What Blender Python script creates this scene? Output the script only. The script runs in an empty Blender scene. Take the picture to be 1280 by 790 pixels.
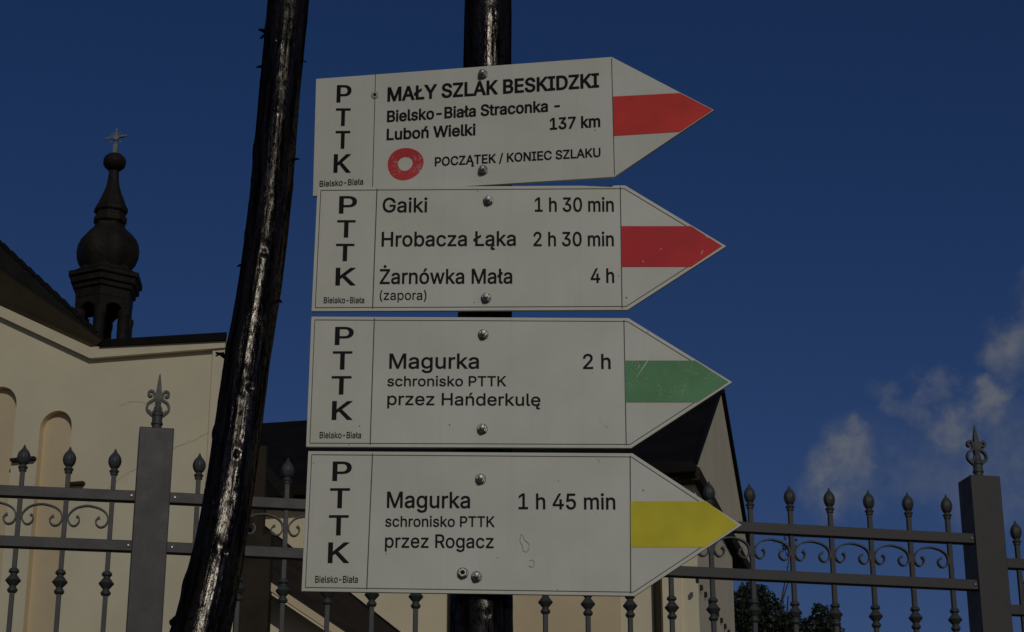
import bpy, bmesh, math, random
from mathutils import Vector, Matrix, noise
from mathutils.geometry import tessellate_polygon

random.seed(7)
C = bpy.context.scene.collection
SC = bpy.context.scene
R = math.radians

# ------------------------------------------------------------------ camera
F = 2500.0                       # focal length in photo pixels (1280 wide)
PITCH = R(20.0)
CAM = Vector((0, 0, 1.6))
FW = Vector((0, math.cos(PITCH), math.sin(PITCH)))
UP = Vector((0, -math.sin(PITCH), math.cos(PITCH)))
cd = bpy.data.cameras.new('camera')
cam = bpy.data.objects.new('camera', cd); C.objects.link(cam)
cam.location = CAM
cam.rotation_euler = (math.pi / 2 + PITCH, 0, 0)
cd.sensor_width = 36.0
cd.lens = F / 1280 * 36.0
cd.clip_start = 0.05; cd.clip_end = 6000
SC.camera = cam

def ray(x, y):
    return Vector((1, 0, 0)) * ((x - 640) / F) + UP * ((395 - y) / F) + FW
def at(x, y, Y):
    d = ray(x, y)
    return CAM + d * (Y / d.y)
def hit(x, y, P, n):
    d = ray(x, y)
    return CAM + d * ((P - CAM).dot(n) / d.dot(n))
def depth(P):
    return (P - CAM).dot(FW)

# ------------------------------------------------------------------ light
SUN_EL, SUN_AZ = R(26), R(13)     # the sun stands behind the camera, a little to its right
SKY_STRENGTH = 0.071
sd = bpy.data.lights.new('sun', 'SUN')
sd.energy = 2.6; sd.angle = R(0.53); sd.color = (1.0, 0.955, 0.88)
sun = bpy.data.objects.new('sun', sd); C.objects.link(sun)
to_sun = Vector((math.sin(SUN_AZ) * math.cos(SUN_EL), -math.cos(SUN_AZ) * math.cos(SUN_EL), math.sin(SUN_EL)))
sun.rotation_euler = to_sun.to_track_quat('Z', 'Y').to_euler()
sun.location = (0, -20, 30)

SC.view_settings.view_transform = 'Standard'
SC.view_settings.look = 'None'
SC.view_settings.gamma = 1.0
SC.view_settings.use_curve_mapping = False
SC.view_settings.exposure = -1.72

w = bpy.data.worlds.new('World'); SC.world = w; w.use_nodes = True
nt = w.node_tree; nt.nodes.clear()
def N(t, kind, **kw):
    n = t.nodes.new(kind)
    for k, v in kw.items():
        if k.startswith('i_'):
            key = k[2:]
            n.inputs[int(key) if key.isdigit() else key].default_value = v
        else: setattr(n, k, v)
    return n
def L(t, a, b): t.links.new(a, b)
sky = N(nt, 'ShaderNodeTexSky', sky_type='NISHITA', sun_disc=False)
sky.sun_elevation = SUN_EL
sky.sun_rotation = math.pi - SUN_AZ
sky.altitude = 400; sky.air_density = 1.0; sky.dust_density = 0.3; sky.ozone_density = 4.0
hs = N(nt, 'ShaderNodeHueSaturation'); hs.inputs['Saturation'].default_value = 1.22
hs.inputs['Value'].default_value = 0.92
tint = N(nt, 'ShaderNodeVectorMath', operation='MULTIPLY'); tint.inputs[1].default_value = (1.20, .885, 1.13)
L(nt, sky.outputs[0], hs.inputs['Color']); L(nt, hs.outputs[0], tint.inputs[0])
# thin clouds low on the right: patches of sky direction broken up by noise
tc = N(nt, 'ShaderNodeTexCoord')
n1 = N(nt, 'ShaderNodeTexNoise', noise_dimensions='3D'); n1.inputs['Scale'].default_value = 26; n1.inputs['Detail'].default_value = 7; n1.inputs['Roughness'].default_value = .58
L(nt, tc.outputs['Generated'], n1.inputs['Vector'])
sub = N(nt, 'ShaderNodeVectorMath', operation='SUBTRACT'); sub.inputs[1].default_value = (.5, .5, .5)
L(nt, n1.outputs['Color'], sub.inputs[0])
scl = N(nt, 'ShaderNodeVectorMath', operation='SCALE'); scl.inputs['Scale'].default_value = .058
L(nt, sub.outputs[0], scl.inputs[0])
wd = N(nt, 'ShaderNodeVectorMath', operation='ADD')
L(nt, tc.outputs['Generated'], wd.inputs[0]); L(nt, scl.outputs[0], wd.inputs[1])
blobs = [(1056, 592, 50, 46, .68), (1036, 606, 26, 26, .35), (1066, 560, 24, 26, .5), (1135, 497, 40, 24, .5), (1162, 474, 34, 24, .42), (1205, 524, 70, 26, .62),
         (1236, 504, 38, 26, .7), (1268, 430, 40, 44, .6), (1292, 400, 40, 50, .6), (1150, 590, 80, 46, .25), (1262, 590, 85, 80, .30), (1180, 560, 100, 50, .18)]
last = None
for bx, by, rx, ry, st in blobs:
    c = ray(bx, by).normalized()
    s_ = N(nt, 'ShaderNodeVectorMath', operation='SUBTRACT'); s_.inputs[1].default_value = c
    L(nt, wd.outputs[0], s_.inputs[0])
    m_ = N(nt, 'ShaderNodeVectorMath', operation='MULTIPLY'); m_.inputs[1].default_value = (F / rx, F / ry, F / ry)
    L(nt, s_.outputs[0], m_.inputs[0])
    l_ = N(nt, 'ShaderNodeVectorMath', operation='LENGTH'); L(nt, m_.outputs[0], l_.inputs[0])
    r_ = N(nt, 'ShaderNodeMapRange', interpolation_type='SMOOTHSTEP'); 
    r_.inputs[1].default_value = 1.4; r_.inputs[2].default_value = .35; r_.inputs[3].default_value = 0; r_.inputs[4].default_value = min(1, st * 1.2)
    L(nt, l_.outputs['Value'], r_.inputs[0])
    if last is None: last = r_.outputs[0]
    else:
        a_ = N(nt, 'ShaderNodeMath', operation='MAXIMUM'); L(nt, last, a_.inputs[0]); L(nt, r_.outputs[0], a_.inputs[1]); last = a_.outputs[0]
n2 = N(nt, 'ShaderNodeTexNoise'); n2.inputs['Scale'].default_value = 42; n2.inputs['Detail'].default_value = 9; n2.inputs['Roughness'].default_value = .62
L(nt, tc.outputs['Generated'], n2.inputs['Vector'])
nr = N(nt, 'ShaderNodeMapRange'); nr.inputs[1].default_value = .36; nr.inputs[2].default_value = .62; nr.inputs[3].default_value = .22; nr.inputs[4].default_value = 1
L(nt, n2.outputs['Fac'], nr.inputs[0])
cm = N(nt, 'ShaderNodeMath', operation='MULTIPLY'); L(nt, last, cm.inputs[0]); L(nt, nr.outputs[0], cm.inputs[1])
mx = N(nt, 'ShaderNodeMix', data_type='RGBA'); mx.inputs['B'].default_value = (6.3, 6.6, 6.9, 1)
L(nt, cm.outputs[0], mx.inputs['Factor']); L(nt, tint.outputs[0], mx.inputs['A'])
bg = N(nt, 'ShaderNodeBackground'); bg.inputs['Strength'].default_value = SKY_STRENGTH
L(nt, mx.outputs['Result'], bg.inputs['Color'])
wo = N(nt, 'ShaderNodeOutputWorld'); L(nt, bg.outputs[0], wo.inputs['Surface'])

# ------------------------------------------------------------------ helpers
def new_mat(name):
    m = bpy.data.materials.new(name); m.use_nodes = True
    t = m.node_tree; return m, t, t.nodes['Principled BSDF']
def mat(name, col, rough=.6, metal=0., var=.12, scale=6., bump=0., bscale=60., spec=.5, rvar=.0, coord='Object'):
    m, t, b = new_mat(name)
    tcn = N(t, 'ShaderNodeTexCoord')
    no = N(t, 'ShaderNodeTexNoise'); no.inputs['Scale'].default_value = scale; no.inputs['Detail'].default_value = 8; no.inputs['Roughness'].default_value = .62
    L(t, tcn.outputs[coord], no.inputs['Vector'])
    mr = N(t, 'ShaderNodeMapRange'); mr.inputs[1].default_value = .3; mr.inputs[2].default_value = .7; mr.inputs[3].default_value = 1 - var; mr.inputs[4].default_value = 1 + var
    L(t, no.outputs['Fac'], mr.inputs[0])
    mu = N(t, 'ShaderNodeVectorMath', operation='SCALE'); mu.inputs[0].default_value = col
    L(t, mr.outputs[0], mu.inputs['Scale']); L(t, mu.outputs[0], b.inputs['Base Color'])
    b.inputs['Roughness'].default_value = rough; b.inputs['Metallic'].default_value = metal
    b.inputs['Specular IOR Level'].default_value = spec
    if rvar:
        rr = N(t, 'ShaderNodeMapRange'); rr.inputs[1].default_value = .3; rr.inputs[2].default_value = .7; rr.inputs[3].default_value = rough - rvar; rr.inputs[4].default_value = rough + rvar
        L(t, no.outputs['Fac'], rr.inputs[0]); L(t, rr.outputs[0], b.inputs['Roughness'])
    if bump:
        nb = N(t, 'ShaderNodeTexNoise'); nb.inputs['Scale'].default_value = bscale; nb.inputs['Detail'].default_value = 6
        L(t, tcn.outputs[coord], nb.inputs['Vector'])
        bp = N(t, 'ShaderNodeBump'); bp.inputs['Strength'].default_value = bump; bp.inputs['Distance'].default_value = 1 / bscale
        L(t, nb.outputs['Fac'], bp.inputs['Height']); L(t, bp.outputs[0], b.inputs['Normal'])
    return m

class MB:
    def __init__(s): s.v = []; s.f = []; s.uv = None
    def poly(s, pts):
        i = len(s.v); s.v += [Vector(p) for p in pts]; s.f.append(list(range(i, i + len(pts))))
    def prism(s, pts, d):
        """closed polygon pts swept by vector d"""
        n = len(pts); i = len(s.v); d = Vector(d)
        s.v += [Vector(p) for p in pts] + [Vector(p) + d for p in pts]
        s.f.append(list(range(i, i + n))); s.f.append(list(range(i + 2 * n - 1, i + n - 1, -1)))
        for k in range(n):
            q = (k + 1) % n; s.f.append([i + k, i + n + k, i + n + q, i + q])
    def box(s, a, b):
        (x0, y0, z0), (x1, y1, z1) = a, b
        s.prism([(x0, y0, z0), (x1, y0, z0), (x1, y1, z0), (x0, y1, z0)], (0, 0, z1 - z0))
    def bar(s, p, q, wid, thick, nrm):
        """straight bar p to q, thick along nrm, wid across"""
        p, q, n = Vector(p), Vector(q), Vector(nrm).normalized()
        e = (q - p).normalized(); c = e.cross(n).normalized()
        s.prism([p - c * wid / 2 - n * thick / 2, p + c * wid / 2 - n * thick / 2, p + c * wid / 2 + n * thick / 2, p - c * wid / 2 + n * thick / 2], q - p)
    def lathe(s, prof, seg=16, c=(0, 0, 0), rib=None, phase=0., axis=None):
        i = len(s.v); c = Vector(c)
        for r, z in prof:
            for k in range(seg):
                a = 2 * math.pi * k / seg + phase
                rr = r * (1 + (rib[1] * math.cos(rib[0] * a) if rib else 0))
                if axis is None: s.v.append(c + Vector((rr * math.cos(a), rr * math.sin(a), z)))
                else: s.v.append(c + Vector((rr * math.cos(a), z, rr * math.sin(a))))
        m = len(prof)
        for j in range(m - 1):
            for k in range(seg):
                q = (k + 1) % seg
                s.f.append([i + j * seg + k, i + j * seg + q, i + (j + 1) * seg + q, i + (j + 1) * seg + k])
        s.f.append([i + k for k in range(seg)][::-1]); s.f.append([i + (m - 1) * seg + k for k in range(seg)])
    def strip(s, path, thick, y0, y1):
        """flat bar following a path in the xz plane"""
        n = len(path); i = len(s.v)
        for k, p in enumerate(path):
            a = Vector(path[max(k - 1, 0)]); b = Vector(path[min(k + 1, n - 1)])
            t = (b - a).normalized(); nn = Vector((-t.y, t.x)); p = Vector(p)
            th = thick(k / (n - 1)) if callable(thick) else thick
            for sg, yy in ((-1, y0), (1, y0), (1, y1), (-1, y1)):
                q = p + nn * sg * th / 2; s.v.append(Vector((q.x, yy, q.y)))
        for k in range(n - 1):
            for e in range(4):
                g = (e + 1) % 4
                s.f.append([i + k * 4 + e, i + k * 4 + g, i + (k + 1) * 4 + g, i + (k + 1) * 4 + e])
        s.f.append([i, i + 1, i + 2, i + 3]); j = i + (n - 1) * 4; s.f.append([j + 3, j + 2, j + 1, j])
    def tube(s, pts, radii, seg=10):
        i = len(s.v); n = len(pts); pts = [Vector(p) for p in pts]
        for k, p in enumerate(pts):
            t = (pts[min(k + 1, n - 1)] - pts[max(k - 1, 0)]).normalized()
            u = t.cross(Vector((.31, .87, .12))).normalized(); v = t.cross(u)
            for e in range(seg):
                a = 2 * math.pi * e / seg; s.v.append(p + (u * math.cos(a) + v * math.sin(a)) * radii[k])
        for k in range(n - 1):
            for e in range(seg):
                g = (e + 1) % seg; s.f.append([i + k * seg + e, i + k * seg + g, i + (k + 1) * seg + g, i + (k + 1) * seg + e])
        s.f.append([i + e for e in range(seg)][::-1]); s.f.append([i + (n - 1) * seg + e for e in range(seg)])
    def build(s, name, m, parent=None, off=None, smooth=False, bevel=0., angle=35):
        me = bpy.data.meshes.new(name)
        o0 = Vector(off) if off is not None else Vector()
        me.from_pydata([tuple(v - o0) for v in s.v], [], s.f)
        bm = bmesh.new(); bm.from_mesh(me); bmesh.ops.recalc_face_normals(bm, faces=bm.faces); bm.to_mesh(me); bm.free()
        me.materials.append(m)
        if smooth:
            me.polygons.foreach_set('use_smooth', [True] * len(me.polygons))
            me.set_sharp_from_angle(angle=R(angle))
        o = bpy.data.objects.new(name, me); C.objects.link(o)
        if parent is not None: o.parent = parent
        elif off is not None: o.location = o0
        if bevel:
            b = o.modifiers.new('bevel', 'BEVEL'); b.width = bevel; b.segments = 2; b.limit_method = 'ANGLE'
        return o

def tag(o, label=None, cat=None, group=None, kind=None):
    if label: o['label'] = label
    if cat: o['category'] = cat
    if group: o['group'] = group
    if kind: o['kind'] = kind
    return o
def empty(name, loc, label, cat, group=None, rz=0.):
    o = bpy.data.objects.new(name, None); C.objects.link(o); o.location = loc; o.rotation_euler = (0, 0, rz)
    o.empty_display_size = .1
    return tag(o, label, cat, group)
def catmull(pts, k=5):
    P = [Vector(p) for p in pts]; out = []
    for i in range(len(P) - 1):
        a, b, c, d = P[max(i - 1, 0)], P[i], P[i + 1], P[min(i + 2, len(P) - 1)]
        for j in range(k):
            t = j / k
            out.append(.5 * ((2 * b) + (c - a) * t + (2 * a - 5 * b + 4 * c - d) * t * t + (3 * b - a - 3 * c + d) * t ** 3))
    out.append(P[-1]); return out
def interp(tab, y):
    if y <= tab[0][0]: return tab[0][1:]
    for (a, b) in zip(tab, tab[1:]):
        if y <= b[0]:
            t = (y - a[0]) / (b[0] - a[0]); return tuple(p + (q - p) * t for p, q in zip(a[1:], b[1:]))
    return tab[-1][1:]

# ------------------------------------------------------------------ materials
M = {}
M['fence'] = mat('fence_paint', (.058, .055, .046), .52, var=.16, scale=14, bump=.12, bscale=220, spec=.4, rvar=.08)
M['iron'] = mat('cast_iron', (.056, .060, .051), .48, var=.25, scale=40, bump=.35, bscale=260, spec=.45, rvar=.1)
M['wall'] = mat('cream_render', (.765, .69, .46), .9, var=.08, scale=.7, bump=.07, bscale=30, spec=.2)
M['ochre'] = mat('ochre_render', (.68, .56, .34), .9, var=.08, scale=.8, bump=.07, bscale=30, spec=.2)
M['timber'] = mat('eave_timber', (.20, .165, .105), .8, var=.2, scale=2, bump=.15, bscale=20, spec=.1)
M['crack'] = mat('damp_render', (.62, .55, .36), .9, var=.2, scale=9)
M['trim'] = mat('pale_render', (.79, .70, .47), .85, var=.07, scale=1.6, bump=.15, bscale=40, spec=.2)
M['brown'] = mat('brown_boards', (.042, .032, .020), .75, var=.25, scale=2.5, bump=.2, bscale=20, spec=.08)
M['tin'] = mat('dark_roof_metal', (.010, .009, .007), .65, var=.3, scale=3, bump=.12, bscale=14, spec=.12)
M['turret'] = mat('brown_sheet_metal', (.021, .018, .0125), .6, var=.35, scale=5, bump=.25, bscale=16, spec=.12, rvar=.08)
M['slate'] = mat('dark_slate', (.011, .0105, .010), .8, var=.3, scale=2, bump=.2, bscale=12, spec=.06)
M['gilt'] = mat('pale_metal', (.15, .16, .125), .45, metal=.3, var=.2, scale=20)
M['bolt'] = mat('zinc_steel', (.32, .31, .28), .38, metal=.9, var=.35, scale=300, bump=.3, bscale=900, rvar=.12)
M['ink'] = mat('black_ink', (.010, .010, .010), .6, var=.2, scale=90, spec=.12)
M['line'] = mat('grey_ink', (.055, .055, .05), .5, var=.3, scale=120, spec=.3)
M['rim'] = mat('grey_marks', (.38, .375, .32), .45, var=.3, scale=200)
M['bark'] = mat('tree_bark', (.06, .045, .03), .9, var=.3, scale=8, bump=.5, bscale=20)

def board_mat():
    m, t, b = new_mat('sign_white')
    tcn = N(t, 'ShaderNodeTexCoord')
    a = N(t, 'ShaderNodeTexNoise'); a.inputs['Scale'].default_value = 9; a.inputs['Detail'].default_value = 8
    L(t, tcn.outputs['Object'], a.inputs['Vector'])
    r1 = N(t, 'ShaderNodeValToRGB'); e = r1.color_ramp.elements
    e[0].position = .32; e[0].color = (.63, .625, .49, 1); e[1].position = .66; e[1].color = (.715, .71, .585, 1)
    L(t, a.outputs['Fac'], r1.inputs[0])
    # vertical rain streaks, faint
    mp = N(t, 'ShaderNodeMapping'); mp.inputs['Scale'].default_value = (46, 1, 3); L(t, tcn.outputs['Object'], mp.inputs[0])
    s = N(t, 'ShaderNodeTexNoise'); s.inputs['Scale'].default_value = 1; s.inputs['Detail'].default_value = 8; s.inputs['Roughness'].default_value = .7; L(t, mp.outputs[0], s.inputs['Vector'])
    sr = N(t, 'ShaderNodeMapRange'); sr.inputs[1].default_value = .52; sr.inputs[2].default_value = .8; sr.inputs[3].default_value = 0; sr.inputs[4].default_value = .30
    L(t, s.outputs['Fac'], sr.inputs[0])
    x1 = N(t, 'ShaderNodeMix', data_type='RGBA'); x1.inputs['B'].default_value = (.50, .49, .42, 1)
    L(t, sr.outputs[0], x1.inputs['Factor']); L(t, r1.outputs[0], x1.inputs['A'])
    # fly specks
    v = N(t, 'ShaderNodeTexVoronoi'); v.inputs['Scale'].default_value = 75; L(t, tcn.outputs['Object'], v.inputs['Vector'])
    g = N(t, 'ShaderNodeTexNoise'); g.inputs['Scale'].default_value = 12; L(t, tcn.outputs['Object'], g.inputs['Vector'])
    vr = N(t, 'ShaderNodeMapRange'); vr.inputs[1].default_value = .07; vr.inputs[2].default_value = .045; L(t, v.outputs['Distance'], vr.inputs[0])
    gr = N(t, 'ShaderNodeMapRange'); gr.inputs[1].default_value = .58; gr.inputs[2].default_value = .66; gr.inputs[4].default_value = .7; L(t, g.outputs['Fac'], gr.inputs[0])
    mm = N(t, 'ShaderNodeMath', operation='MULTIPLY'); L(t, vr.outputs[0], mm.inputs[0]); L(t, gr.outputs[0], mm.inputs[1])
    x2 = N(t, 'ShaderNodeMix', data_type='RGBA'); x2.inputs['B'].default_value = (.16, .14, .11, 1)
    L(t, mm.outputs[0], x2.inputs['Factor']); L(t, x1.outputs['Result'], x2.inputs['A'])
    L(t, x2.outputs['Result'], b.inputs['Base Color'])
    b.inputs['Roughness'].default_value = .55; b.inputs['Specular IOR Level'].default_value = .35
    nb = N(t, 'ShaderNodeTexNoise'); nb.inputs['Scale'].default_value = 14; L(t, tcn.outputs['Object'], nb.inputs['Vector'])
    bp = N(t, 'ShaderNodeBump'); bp.inputs['Strength'].default_value = .12; bp.inputs['Distance'].default_value = .01
    L(t, nb.outputs['Fac'], bp.inputs['Height']); L(t, bp.outputs[0], b.inputs['Normal'])
    return m
M['board'] = board_mat()

def stripe_mat(name, col, wear, x_tip):
    """flat paint with pale scuffs that get denser towards the arrow's point (x_tip = local x of the tip)"""
    m, t, b = new_mat(name)
    tcn = N(t, 'ShaderNodeTexCoord')
    a = N(t, 'ShaderNodeTexNoise'); a.inputs['Scale'].default_value = 330; a.inputs['Detail'].default_value = 5; a.inputs['Roughness'].default_value = .7
    L(t, tcn.outputs['Object'], a.inputs['Vector'])
    big = N(t, 'ShaderNodeTexNoise'); big.inputs['Scale'].default_value = 45; L(t, tcn.outputs['Object'], big.inputs['Vector'])
    sx = N(t, 'ShaderNodeSeparateXYZ'); L(t, tcn.outputs['Object'], sx.inputs[0])
    gx = N(t, 'ShaderNodeMapRange'); gx.inputs[1].default_value = x_tip - .10; gx.inputs[2].default_value = x_tip - .005; gx.inputs[3].default_value = 0; gx.inputs[4].default_value = .06 * wear
    L(t, sx.outputs['X'], gx.inputs[0])
    ad = N(t, 'ShaderNodeMath', operation='ADD'); L(t, a.outputs['Fac'], ad.inputs[0]); L(t, gx.outputs[0], ad.inputs[1])
    bb = N(t, 'ShaderNodeMapRange'); bb.inputs[1].default_value = .35; bb.inputs[2].default_value = .7; bb.inputs[3].default_value = -.05; bb.inputs[4].default_value = .06 * wear
    L(t, big.outputs['Fac'], bb.inputs[0])
    ad2 = N(t, 'ShaderNodeMath', operation='ADD'); L(t, ad.outputs[0], ad2.inputs[0]); L(t, bb.outputs[0], ad2.inputs[1])
    th = N(t, 'ShaderNodeMapRange'); th.inputs[1].default_value = .70; th.inputs[2].default_value = .80; th.inputs[4].default_value = .5
    L(t, ad2.outputs[0], th.inputs[0])
    var = N(t, 'ShaderNodeTexNoise'); var.inputs['Scale'].default_value = 20; L(t, tcn.outputs['Object'], var.inputs['Vector'])
    vr = N(t, 'ShaderNodeMapRange'); vr.inputs[1].default_value = .3; vr.inputs[2].default_value = .7; vr.inputs[3].default_value = .88; vr.inputs[4].default_value = 1.12; L(t, var.outputs['Fac'], vr.inputs[0])
    sc = N(t, 'ShaderNodeVectorMath', operation='SCALE'); sc.inputs[0].default_value = col; L(t, vr.outputs[0], sc.inputs['Scale'])
    x = N(t, 'ShaderNodeMix', data_type='RGBA'); x.inputs['B'].default_value = (.62, .60, .50, 1)
    L(t, th.outputs[0], x.inputs['Factor']); L(t, sc.outputs[0], x.inputs['A']); L(t, x.outputs['Result'], b.inputs['Base Color'])
    b.inputs['Roughness'].default_value = .5; b.inputs['Specular IOR Level'].default_value = .2
    return m

def tar_mat():
    """tarred wood: black-brown, glossy only where the tar still lies on the grain (UV: x round the log, y along it)"""
    m = bpy.data.materials.new('tarred_wood'); m.use_nodes = True
    t = m.node_tree; t.nodes.clear()
    uv = N(t, 'ShaderNodeUVMap')
    def nz(sy, sc, det=6, ro=.6):
        mp = N(t, 'ShaderNodeMapping'); mp.inputs['Scale'].default_value = (1, sy, 1); L(t, uv.outputs[0], mp.inputs[0])
        n = N(t, 'ShaderNodeTexNoise'); n.inputs['Scale'].default_value = sc; n.inputs['Detail'].default_value = det; n.inputs['Roughness'].default_value = ro
        L(t, mp.outputs[0], n.inputs['Vector']); return n.outputs['Fac']
    def ramp(src, a, c, lo, hi):
        r = N(t, 'ShaderNodeMapRange'); r.inputs[1].default_value = a; r.inputs[2].default_value = c; r.inputs[3].default_value = lo; r.inputs[4].default_value = hi
        L(t, src, r.inputs[0]); return r.outputs[0]
    def mul(a, c):
        r = N(t, 'ShaderNodeMath', operation='MULTIPLY'); L(t, a, r.inputs[0]); L(t, c, r.inputs[1]); return r.outputs[0]
    mid = nz(.07, 110, 6); speck = nz(.30, 330, 4, .7); patch = nz(.10, 48, 5); grain = nz(.05, 300, 3)
    cr = N(t, 'ShaderNodeValToRGB'); e = cr.color_ramp.elements
    e[0].position = .40; e[0].color = (.0022, .0018, .0014, 1); e[1].position = .74; e[1].color = (.017, .0115, .0065, 1)
    L(t, mid, cr.inputs[0])
    bump = None
    for src, st, ds in ((mid, .30, .002), (grain, .4, .0007), (speck, .5, .0006)):
        bp = N(t, 'ShaderNodeBump'); bp.inputs['Strength'].default_value = st; bp.inputs['Distance'].default_value = ds
        L(t, src, bp.inputs['Height'])
        if bump is not None: L(t, bump, bp.inputs['Normal'])
        bump = bp.outputs[0]
    df = N(t, 'ShaderNodeBsdfDiffuse'); L(t, cr.outputs[0], df.inputs['Color']); L(t, bump, df.inputs['Normal'])
    gl = N(t, 'ShaderNodeBsdfAnisotropic'); gl.distribution = 'GGX'
    g_ = mul(mul(ramp(mid, .40, .54, .12, 1), ramp(speck, .42, .52, .05, 1)), ramp(patch, .36, .56, .35, 1))
    sc = N(t, 'ShaderNodeVectorMath', operation='SCALE'); sc.inputs[0].default_value = (GLOSS, GLOSS * .92, GLOSS * .78); L(t, g_, sc.inputs['Scale'])
    L(t, sc.outputs[0], gl.inputs['Color']); L(t, ramp(patch, .35, .65, .27, .17), gl.inputs['Roughness']); L(t, bump, gl.inputs['Normal'])
    ad = N(t, 'ShaderNodeAddShader'); L(t, df.outputs[0], ad.inputs[0]); L(t, gl.outputs[0], ad.inputs[1])
    o = N(t, 'ShaderNodeOutputMaterial'); L(t, ad.outputs[0], o.inputs['Surface'])
    return m
GLOSS = .075
M['tar'] = tar_mat()

def leaf_mat():
    m, t, b = new_mat('leaves')
    g = N(t, 'ShaderNodeNewGeometry')
    cr = N(t, 'ShaderNodeValToRGB'); e = cr.color_ramp.elements
    e[0].color = (.006, .011, .004, 1); e[1].color = (.028, .042, .014, 1)
    L(t, g.outputs['Random Per Island'], cr.inputs[0]); L(t, cr.outputs[0], b.inputs['Base Color'])
    b.inputs['Roughness'].default_value = .6
    return m
M['leaf'] = leaf_mat()

# ------------------------------------------------------------------ ground: street level in front, churchyard bank behind
GZ = 1.3
def ground_mat():
    m, t, b = new_mat('ground_cover')
    tcn = N(t, 'ShaderNodeTexCoord'); a = N(t, 'ShaderNodeTexNoise'); a.inputs['Scale'].default_value = .8; a.inputs['Detail'].default_value = 10
    L(t, tcn.outputs['Object'], a.inputs['Vector'])
    cr = N(t, 'ShaderNodeValToRGB'); e = cr.color_ramp.elements
    e[0].position = .4; e[0].color = (.03, .045, .015, 1); e[1].position = .62; e[1].color = (.12, .11, .07, 1)
    L(t, a.outputs['Fac'], cr.inputs[0]); L(t, cr.outputs[0], b.inputs['Base Color']); b.inputs['Roughness'].default_value = .95
    return m
g = MB()
ys = [-800, -60, 3.2, 4.9, 60, 300, 1500]; zs = [0, 0, 0, GZ, GZ, GZ - 2, GZ - 2]; xs = [-1200, -60, -8, 8, 60, 1200]
for j, yy in enumerate(ys):
    for xx in xs: g.v.append(Vector((xx, yy, zs[j])))
for j in range(len(ys) - 1):
    for i in range(len(xs) - 1):
        k = j * len(xs) + i; g.f.append([k, k + 1, k + 1 + len(xs), k + len(xs)])
tag(g.build('ground', ground_mat()), kind='structure')

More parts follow.
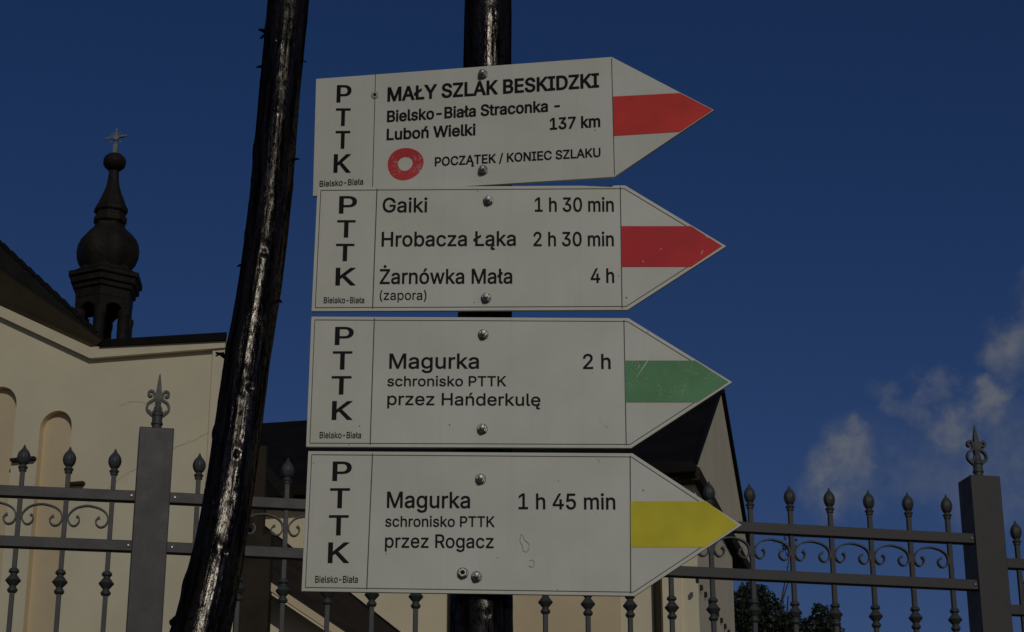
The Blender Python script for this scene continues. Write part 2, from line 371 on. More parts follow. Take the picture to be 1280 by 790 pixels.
# ------------------------------------------------------------------ lettering
# glyph outlines of a plain grotesque face: character, advance, closed outlines in thousandths of the type size
GLYPH_DATA = '''
( 273 89,207 101,324 132,441 177,539 236,539 191,428 161,313 151,207 160,115 188,16 236,-96 177,-96 150,-46 128,4 111,55 99,106 92,156
) 273 37,-96 86,18 113,116 122,207 112,313 82,428 37,539 97,539 142,441 173,323 184,207 182,156 174,104 161,53 144,3 123,-47 97,-96
- 453 337,244 337,188 114,188 114,244
/ 250 235,533 71,-76 14,-76 178,533
0 453 227,-7 191,-3 158,7 130,24 105,48 85,77 69,113 57,155 50,202 48,254 50,306 57,353 69,395 85,431 106,461 130,484 159,502 191,512 227,516 262,512 295,502 323,484 348,461 368,431 384,395 396,353 403,306 405,254 403,202 396,155 384,113 368,77 348,48 323,24 295,7 263,-3 | 227,50 250,52 271,60 290,74 306,92 320,116 330,144 338,176 342,213 344,254 342,295 338,332 330,365 320,393 306,416 290,435 271,449 250,457 227,460 203,457 182,449 163,435 147,416 134,393 123,365 115,332 111,295 109,254 111,213 115,176 123,144 134,116 147,92 163,74 182,60 203,52
1 453 76,0 76,55 391,55 391,0 | 276,509 276,0 212,0 212,448 209,448 86,358 86,427 198,509
2 453 64,0 64,47 234,229 282,282 311,327 320,371 319,389 315,405 308,419 298,431 287,441 273,449 224,460 205,458 188,454 172,447 159,438 148,427 139,413 132,398 128,381 127,362 66,362 68,391 75,418 86,442 102,464 121,482 143,496 168,507 196,513 225,516 254,513 281,507 306,497 328,482 346,465 361,445 372,423 379,398 381,372 371,318 336,259 267,180 153,60 153,57 389,57 389,0
3 453 218,-7 188,-5 159,1 133,10 108,22 88,38 70,57 57,79 48,104 44,132 109,132 112,115 118,100 126,87 137,76 150,66 165,59 219,50 275,61 291,69 304,80 315,93 323,108 328,125 329,145 328,163 323,180 316,196 306,211 292,223 275,234 254,241 229,246 201,248 157,248 157,299 288,448 288,452 70,452 70,509 372,509 372,461 211,278 211,289 247,290 279,286 308,276 333,262 354,244 371,222 383,198 391,173 393,145 390,116 383,90 370,66 354,45 333,27 309,12 281,2 251,-5
4 453 40,105 40,158 247,509 311,509 109,166 109,163 413,163 413,105 | 282,0 282,121 282,146 282,318 343,318 343,0
5 453 221,-7 192,-5 165,1 140,11 118,25 99,41 83,60 71,82 63,105 60,130 122,130 125,115 130,102 138,89 173,60 221,50 241,51 259,56 276,64 291,75 304,89 314,104 322,122 326,141 328,162 326,183 321,203 314,221 303,237 290,251 275,262 257,270 238,275 218,277 167,268 128,246 67,253 96,509 366,509 366,452 151,452 134,301 136,301 178,325 229,334 252,332 274,328 294,321 313,311 330,299 345,285 358,269 370,251 379,231 386,210 390,187 391,163 388,132 381,102 369,76 352,52 332,32 309,15 282,3 253,-4
7 453 97,0 323,448 323,452 62,452 62,509 391,509 391,449 165,0
A 480 16,0 201,509 276,509 463,0 395,0 287,302 264,372 232,478 245,478 213,371 191,302 85,0 | 110,142 110,199 370,199 370,142
B 456 60,0 60,509 241,509 274,507 304,501 329,491 350,477 367,461 381,442 390,421 396,398 398,374 397,353 393,336 387,320 356,286 315,267 315,262 331,260 347,254 363,245 378,234 391,220 402,203 411,184 416,161 418,136 416,111 410,88 400,67 386,48 368,31 344,18 317,8 284,2 247,0 | 125,57 245,57 281,60 309,67 330,80 344,96 353,115 355,137 354,153 350,169 342,184 333,197 320,209 306,218 289,225 269,229 248,231 125,231 | 125,285 238,285 288,296 302,304 314,314 323,326 330,340 335,355 336,372 333,393 326,412 313,429 294,442 270,449 240,452 125,452
C 510 267,-7 225,-3 186,7 150,25 119,49 92,79 70,115 53,157 44,203 40,254 44,305 53,352 70,393 92,429 119,459 150,484 186,501 225,512 267,516 340,504 362,496 383,485 402,471 419,456 435,438 448,418 459,397 467,373 473,348 408,348 389,395 357,428 315,449 267,456 237,453 209,445 184,432 161,414 141,391 125,364 113,332 106,295 103,254 106,213 113,177 125,145 141,117 161,94 184,76 210,63 237,56 267,53 315,60 357,81 389,114 408,160 473,160 467,135 459,112 448,91 435,71 420,53 402,38 383,24 363,13 341,5 317,-2 293,-6
D 503 219,0 96,0 96,57 215,57 254,60 288,68 318,81 343,99 363,122 379,149 390,181 397,216 399,255 397,294 390,329 379,361 364,388 344,410 320,428 291,441 258,449 221,452 93,452 93,509 225,509 273,505 315,495 353,478 385,455 412,426 433,391 449,351 458,306 462,255 458,205 449,159 433,119 411,83 384,54 351,31 312,14 268,3 | 125,509 125,0 60,0 60,509
E 419 60,0 60,509 372,509 372,452 125,452 125,286 355,286 355,229 125,229 125,57 375,57 375,0
G 521 269,-7 225,-3 185,7 149,25 118,49 91,79 69,116 53,157 43,203 40,254 43,305 53,352 69,393 91,429 117,459 149,484 184,501 223,512 265,516 291,514 316,510 340,504 363,494 384,483 403,469 421,453 436,436 449,416 460,395 468,373 474,349 408,349 387,393 356,427 315,448 265,456 236,453 209,445 183,432 160,414 141,392 125,364 113,332 106,295 103,254 106,213 113,177 125,145 141,117 161,95 184,76 210,63 238,56 269,53 296,55 322,61 345,71 365,85 382,102 396,123 407,147 413,173 415,202 434,199 283,199 283,256 478,256 478,200 475,160 466,124 451,91 431,62 406,38 377,19 344,5 308,-4
H 517 60,0 60,509 125,509 125,289 392,289 392,509 457,509 457,0 392,0 392,232 125,232 125,0
I 301 31,0 31,57 118,57 118,452 31,452 31,509 269,509 269,452 183,452 183,57 269,57 269,0
K 467 104,145 104,216 139,261 174,303 212,344 364,509 448,509 231,276 228,276 | 60,0 60,509 125,509 125,334 124,225 125,193 125,0 | 372,0 188,259 228,309 449,0
L 393 60,0 60,509 125,509 125,57 361,57 361,0
M 629 60,0 60,509 152,509 277,187 287,159 299,123 311,84 322,49 307,49 318,83 330,121 342,158 352,187 476,509 568,509 568,0 504,0 504,291 504,327 505,369 506,413 507,457 513,457 498,409 482,363 467,322 456,291 342,0 286,0 170,291 159,321 145,361 129,408 112,457 119,457 120,416 121,372 122,328 122,291 122,0
N 524 60,0 60,509 136,509 343,183 363,151 388,107 414,55 405,54 401,108 399,157 399,195 399,509 463,509 463,0 387,0 202,290 177,331 148,381 108,452 119,454 122,384 124,328 125,291 125,0
O 534 267,-7 225,-3 186,7 150,25 119,49 92,79 70,115 53,157 44,203 40,254 44,305 53,352 70,393 92,429 119,459 150,484 186,501 225,512 267,516 309,512 348,501 384,484 415,459 442,429 464,393 480,352 490,305 493,254 490,203 480,157 464,115 442,79 415,49 384,25 348,7 309,-3 | 267,53 296,55 324,63 349,76 372,94 392,116 408,144 420,176 428,213 430,254 428,295 420,332 408,365 392,392 372,415 349,433 324,446 296,453 267,456 237,453 210,445 184,433 161,415 142,392 125,364 113,332 106,295 103,254 106,213 113,176 125,144 142,117 161,94 184,76 210,63 237,55
P 445 60,0 60,509 235,509 272,506 305,499 332,487 356,471 375,452 390,430 400,404 407,377 409,348 407,318 400,291 390,265 375,243 356,223 332,207 305,195 272,188 235,186 109,186 109,242 233,242 257,244 279,248 297,256 312,266 324,279 333,294 339,310 343,328 344,348 343,367 339,385 333,402 324,416 312,428 297,439 279,446 257,451 232,452 125,452 125,0
R 449 60,0 60,509 236,509 273,506 305,500 333,489 356,473 376,455 390,433 401,408 407,381 409,352 407,323 401,296 390,271 376,250 356,232 333,217 305,206 273,200 236,198 96,198 96,255 234,255 258,256 280,260 298,267 313,276 325,287 334,300 340,316 344,333 345,352 344,371 340,389 334,405 325,419 313,430 298,440 279,446 258,451 233,452 125,452 125,0 | 353,0 230,229 303,229 428,0
S 447 224,-9 188,-7 156,-1 128,9 102,23 81,40 64,60 51,83 42,109 38,137 104,137 108,118 114,102 123,88 136,76 150,66 166,59 224,49 246,50 267,54 286,60 303,69 317,79 329,92 338,106 344,122 346,139 344,154 340,168 332,179 296,205 245,222 184,239 145,253 112,269 86,289 67,313 56,341 52,372 54,400 62,425 75,448 92,468 113,484 138,498 165,508 195,514 227,516 259,514 289,508 316,498 340,484 360,468 377,449 390,427 398,403 401,378 337,378 332,402 320,421 302,437 280,449 254,456 225,459 204,457 185,454 167,448 152,440 139,430 129,418 121,405 117,391 115,376 117,359 122,345 131,334 169,308 212,293 264,279 312,264 359,238 395,198 402,180 407,161 408,139 406,112 399,87 386,64 370,43 349,25 323,11 294,0 261,-7
T 449 32,452 32,509 417,509 417,452 257,452 257,0 193,0 193,452
U 518 259,-8 220,-6 186,2 154,15 126,33 103,55 85,80 71,108 63,140 60,173 60,509 124,509 124,178 126,155 132,133 141,113 153,95 169,80 187,68 208,59 232,53 259,52 285,53 309,59 331,68 349,80 364,95 377,113 385,133 391,155 393,178 393,509 457,509 457,173 454,140 446,108 433,80 414,55 391,33 363,15 332,2 297,-6
W 687 155,0 16,509 82,509 163,196 175,145 187,94 197,40 189,40 200,94 211,145 224,196 306,509 380,509 462,196 474,145 486,94 497,40 488,40 499,94 510,145 523,196 603,509 670,509 530,0 455,0 368,323 351,391 336,475 350,475 335,395 318,323 230,0
Y 472 203,0 203,208 16,509 91,509 192,344 222,292 250,230 224,230 251,293 280,344 381,509 455,509 268,208 268,0
Z 439 42,0 42,46 273,385 306,431 341,476 348,454 285,452 223,452 40,452 40,509 397,509 397,462 169,129 134,81 97,33 90,54 152,57 214,57 399,57 399,0
a 390 160,-9 137,-7 115,-3 94,5 76,15 60,29 48,45 38,63 32,84 30,108 32,128 36,146 43,161 53,174 64,184 78,193 125,211 178,220 234,227 265,235 271,240 274,246 276,255 276,257 267,297 240,322 196,331 149,322 118,301 100,274 41,291 51,313 64,331 79,346 95,358 114,368 133,375 194,384 239,379 286,360 300,350 312,336 322,320 330,301 335,278 337,251 337,0 277,0 277,52 272,52 252,25 215,1 | 170,45 192,47 211,51 228,59 242,68 254,80 263,93 270,108 274,122 276,138 276,190 259,182 231,176 200,171 175,168 134,159 103,139 97,130 93,118 92,105 102,72 130,52
b 425 229,-8 208,-7 189,-3 172,4 138,31 118,59 112,59 112,0 53,0 53,509 114,509 114,319 118,319 137,346 171,373 188,379 207,383 229,384 259,382 287,374 313,361 335,342 354,320 370,293 381,261 388,227 390,189 388,151 381,116 370,84 355,57 336,34 313,16 288,3 260,-6 | 220,47 242,49 262,55 279,66 294,80 306,97 316,117 323,139 327,163 328,189 327,215 323,239 316,261 307,281 295,298 280,311 262,322 243,328 220,330 198,328 178,322 161,312 147,299 134,282 125,263 118,241 114,216 113,189 114,162 118,138 125,115 135,95 147,78 162,65 179,55 198,49
c 396 207,-8 174,-5 144,3 117,16 93,35 72,58 56,85 44,116 37,150 34,187 37,225 44,260 56,291 72,318 93,341 117,360 144,374 174,382 207,384 260,377 305,356 340,322 362,277 303,262 290,289 270,311 242,325 207,330 184,328 163,321 145,310 130,296 118,278 108,258 102,236 98,212 96,187 98,163 102,139 108,117 118,97 130,80 145,66 163,55 184,49 207,46 243,52 271,66 292,89 304,117 363,102 341,56 306,21 261,-1
d 425 195,-8 165,-6 137,3 111,16 89,34 70,57 55,84 43,116 36,151 34,189 36,227 43,261 55,293 70,320 89,342 112,361 137,374 165,382 196,384 218,383 237,379 253,373 287,346 306,319 311,319 311,509 372,509 372,0 313,0 313,59 307,59 287,31 252,4 236,-3 217,-7 | 205,47 226,49 246,55 263,65 278,78 290,95 299,115 306,138 310,162 312,189 310,216 306,241 300,263 290,282 278,299 263,312 246,322 227,328 205,330 182,328 162,322 145,311 130,298 118,281 108,261 102,239 98,215 96,189 98,163 102,139 109,117 118,97 130,80 145,66 162,55 182,49
e 404 212,-8 177,-5 145,3 117,16 92,35 72,58 56,85 44,116 37,150 34,187 36,224 44,258 55,290 71,317 91,340 115,359 142,373 172,382 205,384 266,374 285,366 303,355 319,341 334,324 347,305 357,282 365,256 370,227 371,194 371,169 75,169 75,221 338,221 310,202 308,226 304,248 298,269 288,286 277,301 263,314 246,323 227,328 205,330 183,328 164,323 146,313 131,301 119,286 109,270 102,251 97,231 96,211 96,178 98,151 102,127 110,106 121,88 135,73 151,61 169,53 190,48 212,46 254,53 285,73 306,105 365,91 358,72 348,55 335,39 320,26 302,14 283,4 261,-3 237,-7
g 425 207,-151 180,-149 156,-146 134,-140 82,-110 51,-69 101,-41 122,-66 154,-88 207,-97 236,-95 261,-87 282,-75 298,-58 308,-34 311,-6 311,68 306,68 287,41 252,16 236,10 217,6 195,5 165,7 138,14 113,27 90,43 71,65 55,90 43,120 36,154 34,191 36,229 43,263 55,293 71,320 90,342 112,361 138,374 166,382 196,384 218,383 237,379 253,373 288,346 308,319 313,319 313,379 372,379 372,-9 370,-40 363,-67 350,-90 334,-109 314,-124 291,-136 265,-144 237,-149 | 205,59 227,61 246,66 264,75 278,87 290,103 300,121 307,142 311,166 312,193 311,219 307,242 300,264 291,283 279,299 264,312 247,322 227,328 205,330 182,328 163,322 145,312 130,298 118,282 109,262 102,241 98,218 96,193 98,167 102,144 109,123 118,104 131,88 145,76 163,66 183,61
h 410 114,227 114,0 53,0 53,509 114,509 114,287 102,287 116,319 132,344 152,362 175,374 200,382 227,384 252,383 275,377 295,369 313,356 328,340 341,321 350,298 355,271 357,240 357,0 296,0 296,235 293,263 286,286 273,304 256,318 235,326 210,329 192,328 176,324 161,317 147,308 136,297 126,283 119,266 115,248
i 167 53,0 53,379 114,379 114,0 | 84,443 73,444 63,448 54,455 47,463 43,472 41,483 43,494 47,504 54,512 63,518 73,522 84,524 95,522 105,518 114,512 121,504 125,494 126,483 125,472 121,463 114,455 105,448 95,444
k 381 110,137 110,212 121,212 284,379 360,379 184,199 177,199 | 53,0 53,509 114,509 114,0 | 294,0 148,186 191,229 372,0
l 189 139,-2 112,0 91,8 74,20 62,37 55,59 53,84 53,509 114,509 114,99 120,62 126,57 135,53 146,52 160,53 170,54 181,3 162,-1
m 610 53,0 53,379 112,379 112,295 108,295 114,314 122,331 132,346 172,376 219,386 245,383 268,375 287,361 303,342 314,320 321,295 312,295 318,312 326,329 337,343 381,375 437,386 458,385 478,380 497,372 514,361 529,346 541,328 550,307 555,283 557,255 557,0 496,0 496,254 493,279 485,298 473,313 456,323 438,329 419,330 402,329 387,326 374,320 345,290 335,247 335,0 274,0 274,260 272,280 265,297 253,311 238,322 220,328 199,330 158,320 145,312 135,302 126,289 119,274 115,257 114,238 114,0
n 410 114,227 114,0 53,0 53,379 112,379 112,287 102,287 116,319 132,344 152,362 175,374 200,382 227,384 252,383 275,377 295,369 313,356 328,340 341,321 350,298 355,271 357,240 357,0 296,0 296,235 293,263 286,286 273,304 256,318 235,326 210,329 192,328 176,324 161,317 147,308 136,297 126,283 119,266 115,248
o 416 207,-8 174,-5 144,3 117,16 93,35 72,58 56,85 44,116 37,150 34,187 37,225 44,260 56,291 72,318 93,341 117,360 144,374 174,382 207,384 241,382 271,374 299,360 323,341 343,318 359,291 371,260 379,225 381,187 379,150 371,116 359,85 343,58 323,35 299,16 271,3 241,-5 | 207,46 231,49 252,55 270,66 285,80 298,97 307,117 314,139 318,163 319,187 318,212 314,236 307,258 298,278 285,296 270,310 252,321 231,328 207,330 184,328 163,321 145,310 130,296 118,278 108,258 102,236 98,212 96,187 98,163 102,139 108,117 118,97 130,80 145,66 163,55 184,49
p 425 53,-143 53,379 112,379 112,319 118,319 137,346 171,373 188,379 207,383 229,384 259,382 287,374 313,361 335,342 354,320 370,293 381,261 388,227 390,189 388,151 381,116 370,84 355,57 336,34 313,16 288,3 260,-6 229,-8 208,-7 189,-3 173,4 138,31 118,59 114,59 114,-143 | 220,47 242,49 262,55 279,66 294,80 306,97 316,117 323,139 327,163 328,189 327,215 323,239 316,261 307,281 295,298 280,311 262,322 243,328 220,330 198,328 178,322 161,312 147,299 134,282 125,263 118,241 114,216 113,189 114,162 118,138 125,115 135,95 147,78 162,65 179,55 198,49
r 259 53,0 53,379 112,379 112,321 115,321 124,339 137,354 152,367 171,377 191,383 213,385 229,384 243,384 243,322 230,324 207,326 190,324 174,321 159,315 146,306 135,296 126,284 119,269 115,254 114,237 114,0
s 365 182,-8 157,-7 133,-3 112,3 93,12 76,24 62,38 50,54 41,73 36,94 94,107 101,87 111,72 124,60 141,52 160,47 181,45 206,47 227,53 244,62 258,74 265,88 268,103 266,115 262,126 254,136 243,144 229,150 212,155 149,170 118,180 92,192 72,208 58,227 50,249 47,274 49,295 55,314 65,332 79,347 95,360 115,370 137,378 161,383 187,384 212,383 234,379 254,372 271,363 286,352 299,339 324,290 268,277 262,291 254,304 243,316 228,325 210,331 187,333 166,331 147,326 131,317 119,305 111,292 109,277 110,264 115,253 124,243 172,223 229,209 261,200 287,187 306,171 320,153 328,131 331,107 329,85 323,65 312,47 298,31 281,18 260,6 236,-2 210,-7
t 228 204,379 204,327 6,327 6,379 | 65,471 126,471 126,98 127,83 130,70 136,61 144,55 156,51 170,50 185,51 202,54 213,2 192,-3 168,-4 138,-1 113,7 92,21 77,41 68,64 65,93
u 410 182,-5 158,-3 135,2 115,11 97,23 82,39 69,59 60,82 54,109 53,139 53,379 114,379 114,144 116,117 124,94 137,75 154,61 175,53 200,50 218,51 234,55 249,62 263,71 274,83 283,97 290,113 295,132 296,153 296,379 357,379 357,0 298,0 298,92 307,92 294,60 277,35 257,17 234,5 209,-3
w 567 138,0 23,379 87,379 133,214 154,137 175,41 165,41 186,135 206,214 252,379 316,379 362,214 382,136 402,41 391,41 413,135 434,214 480,379 545,379 429,0 368,0 319,172 305,225 291,280 277,338 291,338 277,280 263,225 248,172 199,0
z 381 42,0 42,46 254,320 254,323 48,323 48,379 333,379 333,331 126,60 126,56 339,56 339,0
ó 416 207,-8 174,-5 144,3 117,16 93,35 72,58 56,85 44,116 37,150 34,187 37,225 44,260 56,291 72,318 93,341 117,360 144,374 174,382 207,384 241,382 271,374 299,360 323,341 343,318 359,291 371,260 379,225 381,187 379,150 371,116 359,85 343,58 323,35 299,16 271,3 241,-5 | 207,46 231,49 252,55 270,66 285,80 298,97 307,117 314,139 318,163 319,187 318,212 314,236 307,258 298,278 285,296 270,310 252,321 231,328 207,330 184,328 163,321 145,310 130,296 118,278 108,258 102,236 98,212 96,187 98,163 102,139 108,117 118,97 130,80 145,66 163,55 184,49 | 181,429 228,529 297,529 231,429
Ą 480 16,0 201,509 276,509 463,0 395,0 287,302 264,372 232,478 245,478 213,371 191,302 85,0 | 110,142 110,199 370,199 370,142 | 424,-148 404,-146 385,-141 368,-131 355,-118 347,-102 345,-82 347,-66 352,-50 361,-34 403,6 463,0 423,-34 414,-45 409,-57 407,-70 414,-90 435,-97 452,-94 466,-88 484,-133 459,-143
ą 390 160,-9 137,-7 115,-3 94,5 76,15 60,29 48,45 38,63 32,84 30,108 32,128 36,146 43,161 53,174 64,184 78,193 125,211 178,220 234,227 265,235 271,240 274,246 276,255 276,257 267,297 240,322 196,331 149,322 118,301 100,274 41,291 51,313 64,331 79,346 95,358 114,368 133,375 194,384 239,379 286,360 300,350 312,336 322,320 330,301 335,278 337,251 337,0 277,0 277,52 272,52 252,25 215,1 | 170,45 192,47 211,51 228,59 242,68 254,80 263,93 270,108 274,122 276,138 276,190 259,182 231,176 200,171 175,168 134,159 103,139 97,130 93,118 92,105 102,72 130,52 | 297,-145 277,-143 258,-138 242,-128 229,-115 221,-99 219,-79 220,-63 225,-48 234,-34 276,5 337,0 297,-32 287,-43 282,-54 280,-68 287,-87 308,-94 326,-91 339,-86 357,-130 332,-140
ę 404 212,-8 177,-5 145,3 117,16 92,35 72,58 56,85 44,116 37,150 34,187 36,224 44,258 55,290 71,317 91,340 115,359 142,373 172,382 205,384 266,374 285,366 303,355 319,341 334,324 347,305 357,282 365,256 370,227 371,194 371,169 75,169 75,221 338,221 310,202 308,226 304,248 298,269 288,286 277,301 263,314 246,323 227,328 205,330 183,328 164,323 146,313 131,301 119,286 109,270 102,251 97,231 96,211 96,178 98,151 102,127 110,106 121,88 135,73 151,61 169,53 190,48 212,46 254,53 285,73 306,105 365,91 358,72 348,55 335,39 320,26 302,14 283,4 261,-3 237,-7 | 299,-148 278,-146 259,-141 243,-131 230,-118 222,-102 220,-82 223,-58 234,-33 249,-9 269,17 365,91 342,38 314,-4 290,-39 281,-70 288,-90 310,-97 327,-94 341,-88 358,-133 334,-143
Ł 414 81,0 81,509 145,509 145,57 382,57 382,0 | 16,173 16,237 270,384 270,319
ł 207 151,-2 124,0 102,8 85,20 73,37 66,59 64,84 64,509 125,509 125,99 131,62 137,57 146,53 157,52 172,53 181,54 192,3 173,-1 | 6,225 6,280 183,382 183,328
ń 410 114,227 114,0 53,0 53,379 112,379 112,287 102,287 116,319 132,344 152,362 175,374 200,382 227,384 252,383 275,377 295,369 313,356 328,340 341,321 350,298 355,271 357,240 357,0 296,0 296,235 293,263 286,286 273,304 256,318 235,326 210,329 192,328 176,324 161,317 147,308 136,297 126,283 119,266 115,248 | 178,429 226,529 294,529 228,429
Ż 439 42,0 42,46 273,385 306,431 341,476 348,454 285,452 223,452 40,452 40,509 397,509 397,462 169,129 134,81 97,33 90,54 152,57 214,57 399,57 399,0 | 219,572 208,574 198,577 189,584 182,592 178,602 177,612 178,623 182,633 189,641 198,648 208,652 219,653 230,652 241,648 249,641 256,633 260,623 262,612 260,602 256,592 249,584 241,577 230,574
_ 188 
'''
GLYPHS = {}
for ln in GLYPH_DATA.strip('\n').split('\n'):
    ch, adv, rest = (ln.split(' ', 2) + [''])[:3]
    GLYPHS[' ' if ch == '_' else ch] = (int(adv), [[tuple(map(int, p.split(','))) for p in s.split()] for s in rest.split(' | ') if s.strip()])
CAP = 533.0
def area(q): return sum(q[i - 1][0] * q[i][1] - q[i][0] * q[i - 1][1] for i in range(len(q))) / 2
def fatten(q, sg, ox, oy):
    out = []; n = len(q)
    for i in range(n):
        a, p, c = Vector(q[i - 1]), Vector(q[i]), Vector(q[(i + 1) % n])
        t1 = (p - a).normalized(); t2 = (c - p).normalized()
        n1 = Vector((-t1.y, t1.x)); n2 = Vector((-t2.y, t2.x)); m_ = n1 + n2
        if m_.length < .4: m_ = n1
        else: m_ = m_ / max(m_.dot(n1), .45)
        out.append((p.x + sg * m_.x * ox, p.y + sg * m_.y * oy))
    old = list(q)                                   # drop the edges that turned over
    while len(out) > 4:
        bad = [i for i in range(len(out)) if (out[i][0] - out[i - 1][0]) * (old[i][0] - old[i - 1][0]) + (out[i][1] - out[i - 1][1]) * (old[i][1] - old[i - 1][1]) <= 0]
        if not bad: break
        out.pop(bad[0]); old.pop(bad[0])
    return out
def slabs(loops):
    """fill closed outlines (non-zero winding) with flat trapezoids, slab by slab"""
    E = []
    for l in loops:
        for k in range(len(l)):
            (x0, y0), (x1, y1) = l[k - 1], l[k]
            if abs(y1 - y0) > .2: E.append((x0, y0, x1, y1, 1) if y0 < y1 else (x1, y1, x0, y0, -1))
    ys_ = sorted({round(v, 1) for e in E for v in (e[1], e[3])}); out = []
    for a, c in zip(ys_, ys_[1:]):
        m_ = (a + c) / 2; row = []
        for x0, y0, x1, y1, w_ in E:
            if y0 < m_ < y1:
                f_ = lambda yy: x0 + (x1 - x0) * (yy - y0) / (y1 - y0)
                row.append((f_(m_), f_(a), f_(c), w_))
        row.sort(); wn = 0
        for k, r_ in enumerate(row):
            if wn == 0: st_ = r_
            wn += r_[3]
            if wn == 0: out.append([(st_[1], a), (r_[1], a), (r_[2], c), (st_[2], c)])
    return out
def text_mesh(s, p0, p1, up, bold, name, m, parent, y):
    """string s printed flat on a board: its ink spans p0..p1 along the baseline (board x, z); up = height of a capital"""
    x = 0; runs = []; ink = []
    for ch in s:
        a, sp = GLYPHS[ch]
        if sp:
            sg = -1 if max((area(q) for q in sp), key=abs) > 0 else 1
            sp = [[(px + x, py) for px, py in q] for q in sp]; ink += [p[0] for q in sp for p in q]
            runs.append((sp, sg))
        x += a
    lo, hi = min(ink), max(ink); kx = (Vector(p1) - Vector(p0)) / (hi - lo); kz = Vector(up) / CAP
    ox, oy = bold[0] / kx.length, bold[1] / kz.length
    mb = MB()
    for sp, sg in runs:
        for tz_ in slabs([fatten(q, sg, ox, oy) for q in sp]):
            ws_ = [Vector(p0) + kx * (px - lo) + kz * py for px, py in tz_]
            mb.poly([(v.x, y, v.y) for v in ws_])
    return mb.build(name, m, parent)

# ------------------------------------------------------------------ trail signs
YS = 2.360
def bolt(parent, lp, name, r=.0062, stub=True, open_=False):
    b = MB(); x, z = lp
    b.lathe([(r * 1.08, 0), (r * 1.08, -.0014), (r * .95, -.0019)], 20, (x, 0, z), axis=1)
    b.lathe([(r * .93, -.0017), (r * .93, -.0055), (r * .78, -.0066)], 6, (x, 0, z), axis=1, phase=random.random())
    if stub: b.lathe([(r * .55, -.006), (r * .55, -.0100), (r * .42, -.0110), (r * .2, -.0113)], 14, (x, 0, z), axis=1)
    o = b.build(name, M['bolt'], parent, smooth=True, angle=30)
    if open_:
        h = MB(); h.lathe([(r * .42, -.0062), (r * .42, -.0071)], 14, (x, 0, z), axis=1); h.build('socket', M['ink'], o)
    return o

